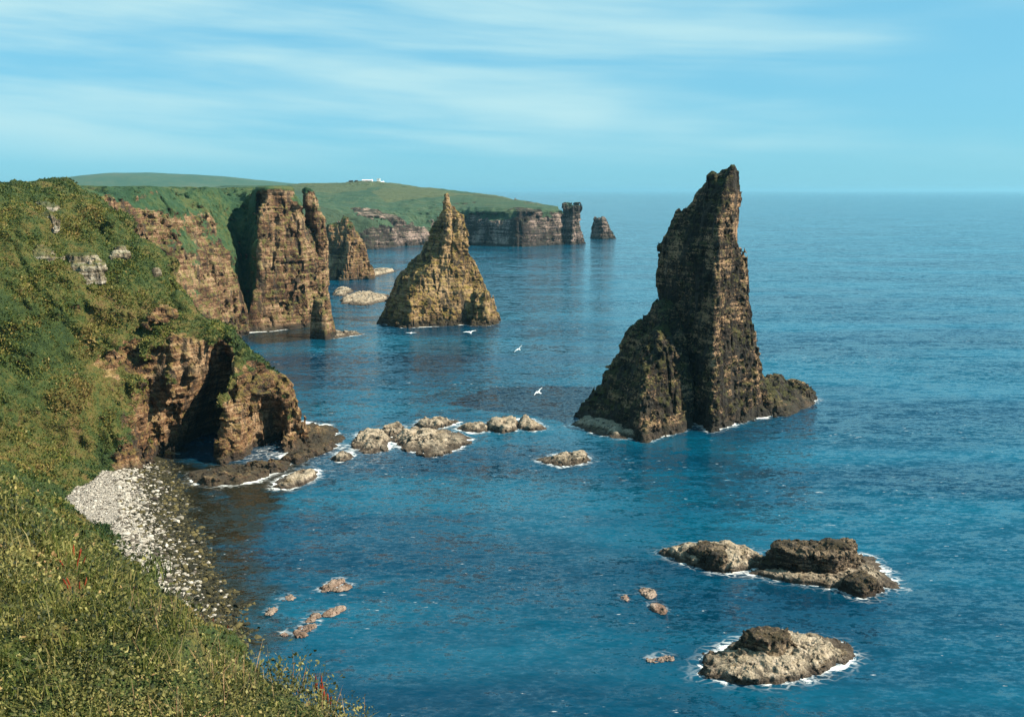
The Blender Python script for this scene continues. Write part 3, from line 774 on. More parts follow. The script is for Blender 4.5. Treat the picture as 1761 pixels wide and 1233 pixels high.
def slopes(sc, rot, scale, detail, k):
    nd = T.node('ShaderNodeTexNoise'); T.put(nd.inputs['Vector'], T.scale(pos, sc, (0, 0, rot)))
    nd.inputs['Scale'].default_value = scale; nd.inputs['Detail'].default_value = detail; nd.inputs['Roughness'].default_value = 0.6; nd.inputs['Distortion'].default_value = 0.3
    a = T.node('ShaderNodeVectorMath', operation='SUBTRACT'); T.put(a.inputs[0], nd.outputs['Color']); a.inputs[1].default_value = (0.5, 0.5, 0.5)
    m_ = T.node('ShaderNodeVectorMath', operation='MULTIPLY'); T.put(m_.inputs[0], a.outputs[0]); m_.inputs[1].default_value = (k * 0.7, k, 0)
    return m_.outputs[0]
def vadd(a, b_):
    n_ = T.node('ShaderNodeVectorMath', operation='ADD'); T.put(n_.inputs[0], a); T.put(n_.inputs[1], b_)
    return n_.outputs[0]
gust = T.noise(T.scale(pos, (0.008, 0.02, 1), (0, 0, 0.2)), 1.0, 3, 0.6)
sl_ = vadd(vadd(slopes((0.13, 0.30, 1), 0.35, 1.0, 3, 0.75), slopes((0.45, 1.0, 1), 0.1, 1.0, 3, 0.95)), slopes((1.2, 2.4, 1), 0.5, 1.0, 2, 0.95))
vs_ = T.node('ShaderNodeVectorMath', operation='SCALE'); T.put(vs_.inputs[0], sl_); T.put(vs_.inputs['Scale'], T.ss(gust, 0.35, 0.65, 0.8, 1.45))
sl_ = vadd(vadd(vs_.outputs[0], slopes((0.022, 0.085, 1), 0.22, 1.0, 2, 0.35)), (0, 0, 1))
nv_ = T.node('ShaderNodeVectorMath', operation='NORMALIZE'); T.put(nv_.inputs[0], sl_)
wave_n = nv_.outputs[0]
sw = T.noise(T.scale(pos, (0.006, 0.022, 1), (0, 0, 0.15)), 1.0, 4, 0.6)
colw = T.mix(T.ss(sw, 0.38, 0.64), (0.0004, 0.026, 0.056), (0.0007, 0.064, 0.112))
kl = T.attr('kelp')
kn = T.noise(pos, 0.35, 5, 0.7)
colw = T.mix(T.ss(T.math('ADD', kl, T.math('MULTIPLY', T.math('SUBTRACT', kn, 0.5), 0.9)), 0.25, 0.85), colw, (0.009, 0.010, 0.006))
fo = T.attr('foam')
fn = T.noise(T.scale(pos, (0.35, 0.6, 1)), 1.0, 6, 0.75, 0.6)
fn2 = T.noise(pos, 0.07, 2, 0.5)
fm = T.ss(T.math('ADD', T.math('MULTIPLY', fo, 0.42), T.math('ADD', T.math('MULTIPLY', fn, 0.8), T.math('MULTIPLY', fn2, 0.35))), 0.86, 0.97)
lace = T.vor(T.scale(T.mix(0.12, pos, T.node('ShaderNodeTexNoise').outputs['Color'], 'ADD'), (0.55, 0.8, 1)), 1.0, 'DISTANCE_TO_EDGE')
lace = T.math('MULTIPLY', T.ss(lace, 0.0, 0.13, 1.0, 0.0), T.ss(T.math('ADD', T.math('MULTIPLY', fo, 0.6), T.math('MULTIPLY', fn, 0.7)), 0.50, 0.80))
fm = T.math('MAXIMUM', T.math('MULTIPLY', fm, 0.9), T.math('MULTIPLY', lace, T.ss(fn2, 0.40, 0.62, 0.12, 0.6)))
fm = T.math('MULTIPLY', fm, T.ss(fo, 0.02, 0.25))
# white flecks painted into the colour for the water's sparkle
glint = T.noise(T.scale(pos, (0.45, 1.2, 1), (0, 0, 0.3)), 1.0, 4, 0.6, 0.3)
glint_m = T.math('MULTIPLY', T.ss(T.math('ADD', glint, T.math('MULTIPLY', T.math('SUBTRACT', gust, 0.5), 0.35)), 0.67, 0.76), 0.5)
fm = T.math('MAXIMUM', fm, glint_m)
colw = T.mix(fm, colw, (0.72, 0.74, 0.74))
T.put(b.inputs['Base Color'], colw)
T.put(b.inputs['Roughness'], T.math('ADD', 0.09, T.math('MULTIPLY', fm, 0.6)))
b.inputs['IOR'].default_value = 1.33; b.inputs['Specular IOR Level'].default_value = 0.5
T.put(b.inputs['Normal'], wave_n)
sea = mesh_obj('sea', np.stack([X, Y, X * 0], -1).reshape(-1, 3), qd, m, attrs={'foam': foam.ravel(), 'kelp': kelp.ravel()}, smooth=True)
tag(sea, 'deep blue rippled sea reaching to the horizon', 'sea', kind='structure')

# ------------------------------------------------------------------ beach
def beach_z(x, y):
    d = sdf2(beach_poly, x, y)
    return np.clip(-d * 0.13, -2, 4.2) + 0.12 * smp(VB, x, y, x * 0, 14)
xs = np.arange(-100, -18, 0.7); ys = np.arange(105, 216, 0.7)
X, Y = np.meshgrid(xs, ys, indexing='ij')
Z = beach_z(X, Y)
n = X.shape; ii = np.arange(n[0] * n[1]).reshape(n)
qd = np.stack([ii[:-1, :-1], ii[1:, :-1], ii[1:, 1:], ii[:-1, 1:]], -1).reshape(-1, 4)
dsh = -sdf2(beach_poly, X, Y)
m, T, b = new_mat('beach_shingle')
pos = T.node('ShaderNodeNewGeometry').outputs['Position']
vc = T.vor(pos, 2.6, 'F1', 1)
sv = T.node('ShaderNodeSeparateColor'); T.l.new(vc, sv.inputs[0])
col = T.ramp(sv.outputs[0], [(0, (0.20, 0.175, 0.15)), (0.3, (0.30, 0.27, 0.235)), (1, (0.40, 0.365, 0.325))])
edge = T.vor(pos, 2.6, 'DISTANCE_TO_EDGE')
col = T.mix(T.ss(edge, 0, 0.08, 0.5, 0), col, (0.08, 0.07, 0.055))
we = T.math('ADD', T.attr('weed'), T.math('MULTIPLY', T.math('SUBTRACT', T.noise(pos, 0.5, 5, 0.7), 0.5), 0.9))
col = T.mix(T.ss(we, 0.35, 0.65), col, (0.030, 0.028, 0.012))
T.put(b.inputs['Base Color'], col)
T.put(b.inputs['Normal'], T.bump(T.math('MINIMUM', edge, 0.25), 1.0, 0.8))
bo = mesh_obj('beach', np.stack([X, Y, Z], -1).reshape(-1, 3), qd, m, attrs={'weed': np.clip(1.15 - dsh / 11.0, 0, 1).ravel()}, smooth=True)
tag(bo, 'crescent beach of pale grey shingle in the cove', 'beach', kind='structure')

# ------------------------------------------------------------------ loose stones on the beach
rng = np.random.default_rng(8)
ICO = None
import bmesh
bm = bmesh.new(); bmesh.ops.create_icosphere(bm, subdivisions=1, radius=1)
ICOV = np.array([x.co[:] for x in bm.verts], f4); ICOF = np.array([[x.index for x in f.verts] for f in bm.faces], np.int32); bm.free()
def stones(px, py, pz, size, seed):
    r = np.random.default_rng(seed); k = len(px); nv = len(ICOV)
    v = ICOV[None] * (0.75 + 0.5 * r.random((k, nv, 1)))
    v = v * (size[:, None, None] * np.array([1, 1, 0.6]) * (0.7 + 0.6 * r.random((k, 1, 3))))
    a = r.random(k) * 6.28
    x = v[:, :, 0] * np.cos(a)[:, None] - v[:, :, 1] * np.sin(a)[:, None]; y = v[:, :, 0] * np.sin(a)[:, None] + v[:, :, 1] * np.cos(a)[:, None]
    V = np.stack([x + px[:, None], y + py[:, None], v[:, :, 2] + pz[:, None]], -1).reshape(-1, 3)
    F = (ICOF[None] + (np.arange(k) * nv)[:, None, None]).reshape(-1, 3)
    return V, F, nv
px = rng.uniform(-92, -25, 90000); py = rng.uniform(118, 212, 90000)
dd = -sdf2(beach_poly, px, py); ok = (dd > -4) & (dd < 34) & (sdf2(NP, px, py) > -1)
px, py, dd = px[ok][:14000], py[ok][:14000], dd[ok][:14000]
sz = 0.07 + 0.26 * rng.random(len(px)) ** 5 + (0.05 + 0.35 * rng.random(len(px)) ** 6) * (dd < 11)
V, F, nv = stones(px, py, beach_z(px, py) + sz * 0.15, sz, 3)
tint = np.repeat(rng.random(len(px)), nv); wet = np.repeat(np.clip(1.2 - dd / 10.0 + 0.35 * rng.standard_normal(len(px)), 0, 1), nv)
m, T, b = new_mat('stone_grey')
tn = T.attr('tint')
col = T.ramp(tn, [(0, (0.04, 0.032, 0.026)), (0.16, (0.10, 0.085, 0.07)), (0.26, (0.25, 0.225, 0.19)), (0.7, (0.34, 0.31, 0.27)), (1, (0.42, 0.39, 0.345))])
col = T.mix(T.ss(T.attr('wet'), 0.4, 0.7), col, T.ramp(tn, [(0, (0.012, 0.012, 0.007)), (0.6, (0.028, 0.025, 0.011)), (1, (0.10, 0.08, 0.03))]))
T.put(b.inputs['Base Color'], col)
so_ = mesh_obj('pebbles', V, F, m, attrs={'tint': tint, 'wet': wet})
tag(so_, 'pale grey stones and weedy boulders strewn over the beach', 'pebbles', kind='stuff')

# ------------------------------------------------------------------ vegetation
def sample_faces(v, q, wgt, k, seed):
    r = np.random.default_rng(seed)
    a, b_, c = v[q[:, 0]], v[q[:, 1]], v[q[:, 2]]; d = v[q[:, 3]]
    nrm = np.cross(c - a, d - b_); ar = np.linalg.norm(nrm, axis=1) + 1e-9
    w = ar * wgt; w = w / w.sum()
    f = r.choice(len(q), k, p=w)
    u, t = r.random(k)[:, None].astype(f4), r.random(k)[:, None].astype(f4)
    p = (a[f] * (1 - u) + b_[f] * u) * (1 - t) + (d[f] * (1 - u) + c[f] * u) * t
    return p, nrm[f] / ar[f][:, None], f

def leaf_quads(p, size, ax, up, aspect):
    """diamond leaves at p: long axis ax, width across up"""
    sd = np.cross(ax, up); sd /= np.linalg.norm(sd, axis=1)[:, None] + 1e-9
    L = ax * size[:, None]; Wd = sd * (size * aspect)[:, None]
    V = np.stack([p, p + L * 0.5 + Wd * 0.5, p + L, p + L * 0.5 - Wd * 0.5], 1).reshape(-1, 3)
    return V, np.arange(len(V), dtype=np.int32).reshape(-1, 4)

def unit(a): return a / (np.linalg.norm(a, axis=1)[:, None] + 1e-9)

def leaf_mat(name, stops, trans=0.25):
    m, T, b = new_mat(name)
    pos = T.node('ShaderNodeNewGeometry').outputs['Position']
    col = T.ramp(T.attr('tint'), stops)
    T.put(b.inputs['Base Color'], col); b.inputs['Roughness'].default_value = 0.6
    tr = T.node('ShaderNodeBsdfTranslucent'); T.put(tr.inputs[0], col)
    mx = T.node('ShaderNodeMixShader'); mx.inputs[0].default_value = trans
    T.l.new(b.outputs[0], mx.inputs[1]); T.l.new(tr.outputs[0], mx.inputs[2])
    out = [n for n in T.n if n.type == 'OUTPUT_MATERIAL'][0]
    T.l.new(mx.outputs[0], out.inputs[0])
    return m

v, q, gr = NEAR
fc = v[q].mean(1)
dist = np.linalg.norm(fc - np.array([0, 0, H]), axis=1)
infr = (fc[:, 1] > 4) & (np.abs(fc[:, 0]) < 0.60 * fc[:, 1] + 6)
a, b_, c, d = (v[q[:, i]] for i in range(4))
fn = unit(np.cross(c - a, d - b_))
facing = ((np.array([0, 0, H]) - fc) * fn).sum(1) > -2
# foreground scrub
wg = infr & (fc[:, 1] < 62)
wgt = wg * (1.0 / np.maximum(dist, 9) ** 2.0) * (fc[:, 2] > 22) * np.clip((fn[:, 2] - 0.42) / 0.2, 0, 1)
NC, NL = 10500, 60
cp, nr, f = sample_faces(v, q, wgt, NC, 21)
r = np.random.default_rng(22)
dd = np.linalg.norm(cp - np.array([0, 0, H]), axis=1)
R_ = (0.15 + 0.36 * r.random(NC) ** 1.5) * np.clip(dd / 17, 0.8, 2.6)
R_ *= np.clip(1 + 0.35 * smp(VA, cp[:, 0], cp[:, 1], cp[:, 2], 14), 0.5, 1.7)
up = unit(nr * 0.6 + np.array([0, 0, 0.6]))
cp = cp + up * (R_ * (0.15 + 0.55 * r.random(NC) ** 2))[:, None]
cp, nr, R_, dd = (np.repeat(a_, NL, axis=0) for a_ in (cp, nr, R_, dd))
k = len(cp)
dr_ = unit(r.normal(0, 1, (k, 3)) + nr * 0.8)
p2 = cp + dr_ * (R_ * (0.35 + 0.65 * np.sqrt(r.random(k))))[:, None] * np.array([1, 1, 0.9])
sz = (0.026 + 0.062 * r.random(k) ** 2.2) * np.clip(dd / 16, 0.85, 3.2)
ax = unit(r.normal(0, 0.8, (k, 3)) + dr_ * 0.6); upv = unit(r.normal(0, 0.55, (k, 3)) + dr_ + np.array([0.1, -0.1, 0.3]))
V, F = leaf_quads(p2, sz, ax, upv, 0.62)
sp_ = smp(VC, cp[:, 0], cp[:, 1], cp[:, 2], 26)
tint = np.clip(0.50 + 0.14 * sp_ + 0.16 * np.repeat(r.standard_normal(NC), NL) + 0.15 * r.standard_normal(k), 0, 1)
M_leaf = leaf_mat('scrub_leaf', [(0, (0.008, 0.014, 0.006)), (0.28, (0.030, 0.040, 0.011)), (0.5, (0.110, 0.108, 0.030)), (0.78, (0.28, 0.25, 0.085)), (1.0, (0.30, 0.18, 0.08))])
o = mesh_obj('ground_cover', V, F, M_leaf, attrs={'tint': np.repeat(tint, 4)})
tag(o, 'dense leafy scrub covering the bank at the cliff top', 'scrub', kind='stuff')
# dry grass stems over the scrub, thicker along the edge
wgt2 = wgt * np.where(fc[:, 0] > -0.27 * fc[:, 1] - 2.2, 3.0, 0.25)
p, nr, f = sample_faces(v, q, wgt2, 11000, 31)
r = np.random.default_rng(32)
L = 0.3 + 0.4 * r.random(len(p))
dirv = unit(r.normal(0, 0.35, p.shape) + np.array([0.1, 0.0, 1.0]))
base = p + np.array([0, 0, 0.35])
V, F = leaf_quads(base, L, dirv, unit(r.normal(0, 1, p.shape)), 0.02)
M_stem = leaf_mat('dry_grass_stem', [(0, (0.06, 0.08, 0.02)), (0.4, (0.20, 0.17, 0.07)), (0.75, (0.32, 0.22, 0.12)), (1, (0.36, 0.18, 0.11))], 0.3)
o = mesh_obj('dry_grass', V, F, M_stem, attrs={'tint': np.repeat(r.random(len(p)), 4)})
tag(o, 'dry seeding grass stems standing above the scrub', 'grass', kind='stuff')
# soft grass growing through the scrub, in patches
wgt3 = wgt * np.clip(smp(VA, fc[:, 0] + 5, fc[:, 1], fc[:, 2], 20) + 0.5, 0, 2)
tp, nr, f = sample_faces(v, q, wgt3, 4200, 51)
r = np.random.default_rng(52)
NB = 16
dd = np.linalg.norm(tp - np.array([0, 0, H]), axis=1)
tp, dd = np.repeat(tp, NB, axis=0), np.repeat(dd, NB)
k = len(tp); fs = np.clip(dd / 18, 0.8, 2.4)
lean = np.repeat(r.normal(0, 0.35, (4200, 3)), NB, axis=0) + r.normal(0, 0.35, (k, 3))
d1 = unit(lean * 0.5 + np.array([0, 0, 1.0])); d2 = unit(lean * 1.5 + np.array([0.25, 0.1, 0.55]))
L = (0.22 + 0.30 * r.random(k)) * fs
b0 = tp + r.normal(0, 0.10, (k, 3)) * fs[:, None] * np.array([1, 1, 0.2]) + np.array([0, 0, 0.12])
m1 = b0 + d1 * (L * 0.55)[:, None]; t1 = m1 + d2 * (L * 0.5)[:, None]
sd = unit(np.cross(d1, unit(r.normal(0, 1, (k, 3))))) * (0.009 * fs)[:, None]
V = np.stack([b0 - sd, b0 + sd, m1 + sd * 0.8, m1 - sd * 0.8, t1 + sd * 0.1, t1 - sd * 0.1], 1).reshape(-1, 3)
i6 = np.arange(k, dtype=np.int32)[:, None] * 6
F = np.concatenate([i6 + np.array([0, 1, 2, 3]), i6 + np.array([3, 2, 4, 5])])
tint = np.clip(np.repeat(0.5 + 0.2 * r.standard_normal(4200), NB) + 0.12 * r.standard_normal(k), 0, 1)
M_blade = leaf_mat('grass_blade', [(0, (0.035, 0.060, 0.014)), (0.4, (0.10, 0.125, 0.026)), (0.7, (0.20, 0.19, 0.05)), (1, (0.30, 0.24, 0.11))], 0.35)
o = mesh_obj('tall_grass', V, F, M_blade, attrs={'tint': np.repeat(tint, 6)})
tag(o, 'soft yellow green grass growing up through the scrub on the bank', 'grass', kind='stuff')
# tussocks over the slopes of the cove
grf = gr[q].mean(1)
wg = infr & facing & (fc[:, 1] > 50) & (grf > 0.35)
wgt = wg * grf / np.maximum(dist, 50) ** 1.2
p, nr, f = sample_faces(v, q, wgt, 260000, 41)
r = np.random.default_rng(42)
dd = np.linalg.norm(p - np.array([0, 0, H]), axis=1)
cl_ = smp(VB, p[:, 0], p[:, 1], p[:, 2], 12)
sz = (0.16 + 0.30 * r.random(len(p))) * np.clip(dd / 130, 0.6, 1.4) * np.clip(0.9 + 0.3 * cl_, 0.4, 1.6)
ax = unit(r.normal(0, 0.45, p.shape) + nr * 0.7 + np.array([0, 0, 0.35])); upv = unit(r.normal(0, 1.0, p.shape))
V, F = leaf_quads(p - nr * 0.05, sz, ax, upv, 0.55)
sp_ = smp(VC, p[:, 0], p[:, 1], p[:, 2], 60)
near_w = np.clip((170 - p[:, 1]) / 110.0, 0, 1)
tint = np.clip(0.34 + 0.20 * sp_ + 0.15 * cl_ + 0.14 * r.standard_normal(len(p)) + 0.26 * near_w, 0, 1)
M_tus = leaf_mat('tussock_grass', [(0, (0.011, 0.030, 0.010)), (0.28, (0.036, 0.070, 0.017)), (0.55, (0.105, 0.122, 0.024)), (0.8, (0.18, 0.155, 0.040)), (1.0, (0.23, 0.165, 0.060))])
o = mesh_obj('grass', V, F, M_tus, attrs={'tint': np.repeat(tint, 4)})
tag(o, 'rough tussock grass on the slopes above the cove', 'grass', kind='stuff')

# ------------------------------------------------------------------ plants, outcrops, houses, gulls
def project(v):
    dx, dy, dz = v[:, 0], v[:, 1], v[:, 2] - H
    dep = dy * CP - dz * SP
    return 880.5 + FPX * dx / dep, 616.5 - FPX * (dy * SP + dz * CP) / dep, dep
vis = v[(v[:, 1] > 6) & (np.abs(v[:, 0]) < 0.6 * v[:, 1] + 4)]
PXv, PYv, DEv = project(vis)
def hit(px, py, tol=9):
    d = np.hypot(PXv - px, PYv - py)
    c = np.where(d < tol)[0]
    if len(c) == 0: c = np.argsort(d)[:3]
    c = c[np.argsort(DEv[c])][:max(1, len(c) // 6)]
    return vis[c[np.argmin(d[c])]]
M_red = leaf_mat('red_seed_head', [(0, (0.14, 0.016, 0.008)), (0.6, (0.28, 0.04, 0.015)), (1, (0.34, 0.10, 0.04))], 0.3)
docks = [(33, 957, 'red dock plant at the photo edge, on yellow grass above the scrub'), (82, 994, 'red dock plant in the scrub, below the yellow grass at the edge'),
 (125, 1003, 'red dock plant where the scrub meets the green bank below the beach'), (136, 1043, 'red dock plant in the scrub, uphill of two others'),
 (187, 1046, 'small red dock plant in the scrub below the dark overhanging bank'), (118, 1101, 'red dock plant deep in the scrub, between dark gaps'),
 (147, 1147, 'lowest red dock plant in the thick scrub'), (307, 1143, 'reddish dock plant alone in the middle of the scrub'),
 (345, 1060, 'red dock plant on the brow just below the pebbles'), (363, 1062, 'tallest clump of red dock on the brow below the pebbles'),
 (394, 1080, 'red dock plant on the brow against the dark shallow water'), (589, 1214, 'red dock plant at the bottom corner of the bank against the sea'),
 (612, 1224, 'last red dock plant at the foot of the bank, standing out against the sea')]
for k_, (px_, py_, lab) in enumerate(docks):
    g_ = hit(px_, py_ + 6)
    r = np.random.default_rng(100 + k_)
    sc_ = float(np.clip(np.linalg.norm(g_ - np.array([0, 0, H])) / 26, 0.6, 1.15))
    root = empty('dock_plant', tuple(float(x) for x in g_))
    tag(root, lab, 'plant', 'red dock plants in the scrub')
    tips_ = np.stack([r.normal(0, 0.16, 5), r.normal(0, 0.16, 5), 0.75 + 0.3 * r.random(5)], 1) * sc_
    base = np.zeros((5, 3)); L = np.linalg.norm(tips_, axis=1)
    Va, Fa = leaf_quads(base, L, unit(tips_), np.tile([[0, 1.0, 0]], (5, 1)), 0.02)
    Vb, Fb = leaf_quads(base, L, unit(tips_), np.tile([[1.0, 0, 0]], (5, 1)), 0.02)
    st_ = mesh_obj('stem', np.concatenate([Va, Vb]), np.concatenate([Fa, Fb + len(Va)]), M_stem, attrs={'tint': np.full(len(Va) * 2, 0.6)}); st_.parent = root
    for w_ in range(5):
        dir_ = unit(tips_[w_:w_ + 1])[0]; Ls = L[w_] * 0.34
        ang = r.random() * 6
        sv = ICOV * (0.6 + 0.8 * r.random((len(ICOV), 1)))
        loc = tips_[w_] * 0.80 + dir_ * (sv[:, 2:3] * Ls * 0.45) + np.stack([sv[:, 0], sv[:, 1], 0 * sv[:, 0]], 1) * 0.024 * sc_
        mesh_obj('flower', loc, ICOF, M_red, attrs={'tint': r.random(len(ICOV))}).parent = root
    n_ = 24
    c_ = np.stack([r.normal(0, 0.08, n_), r.normal(0, 0.08, n_), 0.1 + 0.4 * r.random(n_)], 1) * sc_
    Va, Fa = leaf_quads(c_, (0.12 + 0.1 * r.random(n_)) * sc_, unit(r.normal(0, 1, (n_, 3)) + np.array([0, 0, 0.4])), unit(r.normal(0, 0.6, (n_, 3)) + np.array([0, 0, 1.0])), 0.35)
    lf = mesh_obj('foliage', Va, Fa, M_leaf, attrs={'tint': np.repeat(0.3 + 0.4 * r.random(n_), 4)}); lf.parent = root

M_crop = rock_mat('pale_outcrop_rock', (0.04, 0.028, 0.018), (0.20, 0.16, 0.11), (0.46, 0.42, 0.35), (0.12, 0.12, 0.035), 0.4, 0.01, 0.8, sc=1.6)
for (px_, py_, wx, hz, lab) in [(84, 350, 4.2, 1.6, 'whitish rock outcrop high on the green slope near the skyline'), (78, 366, 3.6, 1.4, 'pale crumbling outcrop just under the whitish one near the skyline'),
        (76, 438, 3.8, 1.5, 'tawny outcrop halfway up the slope, the one closest to the photo edge'), (140, 455, 5.0, 1.8, 'long tawny outcrop halfway down the slope'),
        (262, 462, 3.6, 1.6, 'dark outcrop on the ridge crest above the cave'), (196, 436, 3.0, 1.3, 'small dark ledge breaking the grass between the tawny and the ridge outcrops')]:
    g_ = hit(px_, py_, 12)
    x_, y_, z_ = (float(t) for t in g_)
    pl = [(x_ - wx, y_ + 0.4 * wx), (x_ - 0.3 * wx, y_ - 0.45 * wx), (x_ + wx * 0.9, y_ - 0.2 * wx), (x_ + wx, y_ + 0.6 * wx), (x_ - 0.2 * wx, y_ + 0.9 * wx)]
    vv, qq, gg = build_rock([[(z_ - 5, pl), (z_ - 0.3, shrink(pl, 0.92)), (z_ + hz, shrink(pl, 0.55, -0.3, 0.6))]], (x_ - wx - 2, y_ - wx - 2, z_ - 4), (x_ + wx + 2, y_ + wx + 2, z_ + hz + 2), 0.3, s=0.55)
    tag(mesh_obj('rock_outcrop', vv, qq, M_crop, attrs={'grass': gg * 0.8}, org=(x_, y_, z_)), lab, 'outcrop', 'rock outcrops on the grassy slope')

def plain(name, col, rough=0.8):
    m, T, b = new_mat(name)
    n_ = T.noise(T.node('ShaderNodeNewGeometry').outputs['Position'], 1.5, 3)
    T.put(b.inputs['Base Color'], T.mix(T.ss(n_, 0.3, 0.7, 0, 0.25), col, tuple(c * 0.6 for c in col)))
    b.inputs['Roughness'].default_value = rough
    return m
M_white, M_slate, M_pane = plain('whitewash', (0.82, 0.81, 0.78)), plain('slate', (0.16, 0.16, 0.17)), plain('window_glass', (0.03, 0.04, 0.05), 0.2)
def box(x0, x1, y0, y1, z0, z1):
    vv = [(x0, y0, z0), (x1, y0, z0), (x1, y1, z0), (x0, y1, z0), (x0, y0, z1), (x1, y0, z1), (x1, y1, z1), (x0, y1, z1)]
    return vv, [(0, 3, 2, 1), (4, 5, 6, 7), (0, 1, 5, 4), (1, 2, 6, 5), (2, 3, 7, 6), (3, 0, 4, 7)]
def boxes(name, lst, mat, parent):
    V_, F_ = [], []
    for b_ in lst:
        vv, ff = box(*b_); F_ += [tuple(i + len(V_) for i in f_) for f_ in ff]; V_ += vv
    o = mesh_obj(name, np.array(V_, f4), np.array(F_), mat); o.parent = parent
    return o
def house(px_, Y, L, D_, Hw, Hr, lab, tower=False):
    x_ = P(px_, Y, 70)[0]
    near_ = (np.abs(FARV[:, 0] - x_) < L) & (np.abs(FARV[:, 1] - Y) < D_ + 3)
    z_ = float(np.median(FARV[near_][:, 2])) - 0.2
    root = empty('white_house', (x_, Y, z_)); tag(root, lab, 'house')
    boxes('wall', [(-L / 2, L / 2, -D_ / 2, D_ / 2, -1, Hw)], M_white, root)
    if tower:
        boxes('roof', [(-L / 2 - .3, L / 2 + .3, -D_ / 2 - .3, D_ / 2 + .3, Hw, Hw + 0.5)], M_white, root)
    else:
        vv = np.array([(-L / 2 - .3, -D_ / 2 - .4, Hw - .1), (L / 2 + .3, -D_ / 2 - .4, Hw - .1), (L / 2 + .3, D_ / 2 + .4, Hw - .1), (-L / 2 - .3, D_ / 2 + .4, Hw - .1), (-L / 2 - .3, 0, Hw + Hr), (L / 2 + .3, 0, Hw + Hr)], f4)
        me = bpy.data.meshes.new('roof'); me.from_pydata([tuple(map(float, a_)) for a_ in vv], [], [(0, 1, 5, 4), (2, 3, 4, 5), (1, 2, 5), (3, 0, 4), (0, 3, 2, 1)]); me.materials.append(M_slate if Hr > 1.2 else M_white)
        ro = bpy.data.objects.new('roof', me); COL.objects.link(ro); ro.parent = root
        boxes('chimney', [(L / 2 - 1.2, L / 2 - 0.2, -.5, .5, Hw + Hr * 0.4, Hw + Hr + 0.9)], M_white, root)
    k_ = max(2, int(L // 3.5))
    for i_ in range(k_):
        cx = -L / 2 + (i_ + 0.5) * L / k_
        boxes('window', [(cx - .5, cx + .5, -D_ / 2 - .05, -D_ / 2 + .02, 1.0, 2.3)], M_pane, root)
house(632, 1490, 15, 7, 3.4, 0.9, 'long low white house on the crest of the far headland')
house(651, 1495, 4.5, 4.5, 5.6, 0, 'small square white tower beside the long white house', True)
house(658, 1500, 4.0, 4.0, 2.6, 0.8, 'smallest white hut at the end of the row on the far crest')

def capsule(p, a, b, ra, rb, flat=(1, 1, 1)):
    a, b = np.array(a), np.array(b)
    fl = np.array(flat)
    pa = (p - a) / fl; ba = (b - a) / fl
    t = np.clip((pa * ba).sum(-1) / (ba * ba).sum(), 0, 1)
    return np.linalg.norm(pa - t[..., None] * ba, axis=-1) - (ra + (rb - ra) * t)
def gull_mesh(lift_l, lift_r, sweep):
    h_ = 0.018
    ax_ = [np.arange(-0.8, 0.8, h_), np.arange(-0.36, 0.36, h_), np.arange(-0.2, 0.62, h_)]
    G = np.stack(np.meshgrid(*ax_, indexing='ij'), -1)
    d = capsule(G, (0, -0.13, 0), (0, 0.10, 0), 0.075, 0.07)
    d = np.minimum(d, capsule(G, (0, 0.10, 0), (0, 0.21, 0.035), 0.062, 0.05))
    d = np.minimum(d, capsule(G, (0, 0.21, 0.035), (0, 0.30, 0.02), 0.028, 0.010))
    d = np.minimum(d, capsule(G, (0, -0.13, 0), (0, -0.29, 0.0), 0.05, 0.075, (1, 1, 0.3)))
    for sgn, lf_ in ((-1, lift_l), (1, lift_r)):
        e_ = (sgn * 0.30 * math.cos(lf_), 0.07, 0.02 + 0.30 * math.sin(lf_))
        t_ = (e_[0] + sgn * 0.42 * math.cos(lf_ * 0.35), 0.07 - sweep, e_[2] + 0.42 * math.sin(lf_ * 0.35))
        d = np.minimum(d, capsule(G, (sgn * 0.03, 0.04, 0.02), e_, 0.09, 0.075, (1, 1, 0.30)))
        d = np.minimum(d, capsule(G, e_, t_, 0.072, 0.022, (1, 1, 0.32)))
    return surface_nets(d.astype(f4), (ax_[0][0], ax_[1][0], ax_[2][0]), h_)
m, T, b = new_mat('gull_plumage')
tcg = T.node('ShaderNodeTexCoord').outputs['Object']
sg = T.node('ShaderNodeSeparateXYZ'); T.l.new(tcg, sg.inputs[0])
axx = T.math('ABSOLUTE', sg.outputs[0])
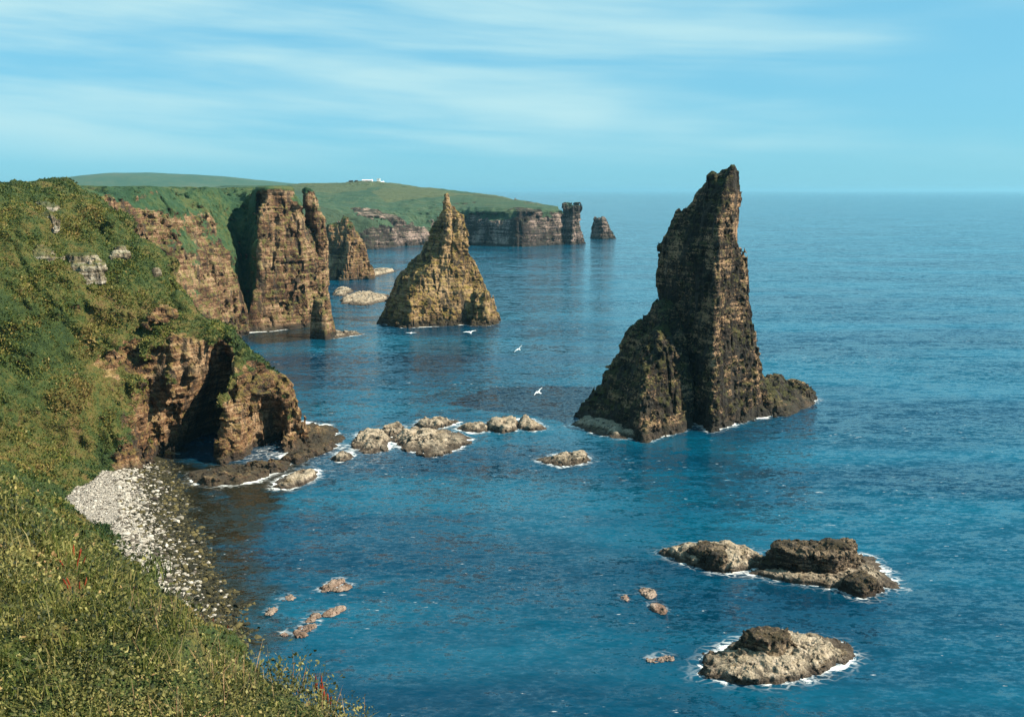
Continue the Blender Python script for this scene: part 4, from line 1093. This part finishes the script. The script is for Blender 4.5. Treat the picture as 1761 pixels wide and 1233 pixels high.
cg = T.mix(T.ss(axx, 0.08, 0.14, 0, 0.7), (0.86, 0.86, 0.85), (0.62, 0.65, 0.68))
cg = T.mix(T.ss(axx, 0.60, 0.63), cg, (0.04, 0.04, 0.04))
cg = T.mix(T.ss(sg.outputs[1], 0.245, 0.26), cg, (0.70, 0.42, 0.05))
T.put(b.inputs['Base Color'], cg); b.inputs['Roughness'].default_value = 0.6
M_gull = m
for px_, py_, Y, rot, ll, lr, sw_, lab in [
        (707, 573, 104, (0.0, 0.05, 2.9), 0.10, 0.10, 0.05, 'white gull gliding level just below the pyramid stack, on the side of the cliffs'),
        (808, 572, 88, (0.1, -0.12, 0.35), 0.28, 0.18, 0.10, 'white gull with spread wings below the seaward foot of the pyramid stack'),
        (892, 601, 112, (0.1, -0.75, 0.5), 0.5, 0.05, 0.10, 'banking gull, higher of the two over open water between the stacks'),
        (926, 675, 92, (0.2, -0.7, 0.7), 0.75, 0.1, 0.14, 'gull with one wing raised, flying lowest over the reef line')]:
    bb = (616.5 - py_) / FPX
    z_ = H + Y * (-SP + bb * CP) / (CP + bb * SP)
    vv, qq = gull_mesh(ll, lr, sw_)
    o = mesh_obj('gull', vv, qq, M_gull, smooth=True)
    o.location = P(px_, Y, z_) + (z_,); o.rotation_euler = rot
    tag(o, lab, 'bird', 'gulls over the bay')


hz = bpy.data.materials.new('sea_haze'); hz.use_nodes = True; hz.node_tree.nodes.clear()
T = NT(hz.node_tree)
ho = T.node('ShaderNodeOutputMaterial'); hv = T.node('ShaderNodeVolumePrincipled')
hv.inputs['Color'].default_value = (0.26, 0.60, 0.80, 1); hv.inputs['Density'].default_value = HAZE; hv.inputs['Anisotropy'].default_value = 0.2
T.l.new(hv.outputs[0], ho.inputs['Volume'])
me = bpy.data.meshes.new('haze')
vv, ff = box(-75000, 75000, -4000, 98000, -5, 125)
me.from_pydata(vv, [], ff); me.materials.append(hz)
o = bpy.data.objects.new('haze', me); COL.objects.link(o)
tag(o, 'thin sea haze that pales the distant headlands', 'haze', kind='stuff')

print('veg', round(time.time() - T0, 1))
print('done', round(time.time() - T0, 1))
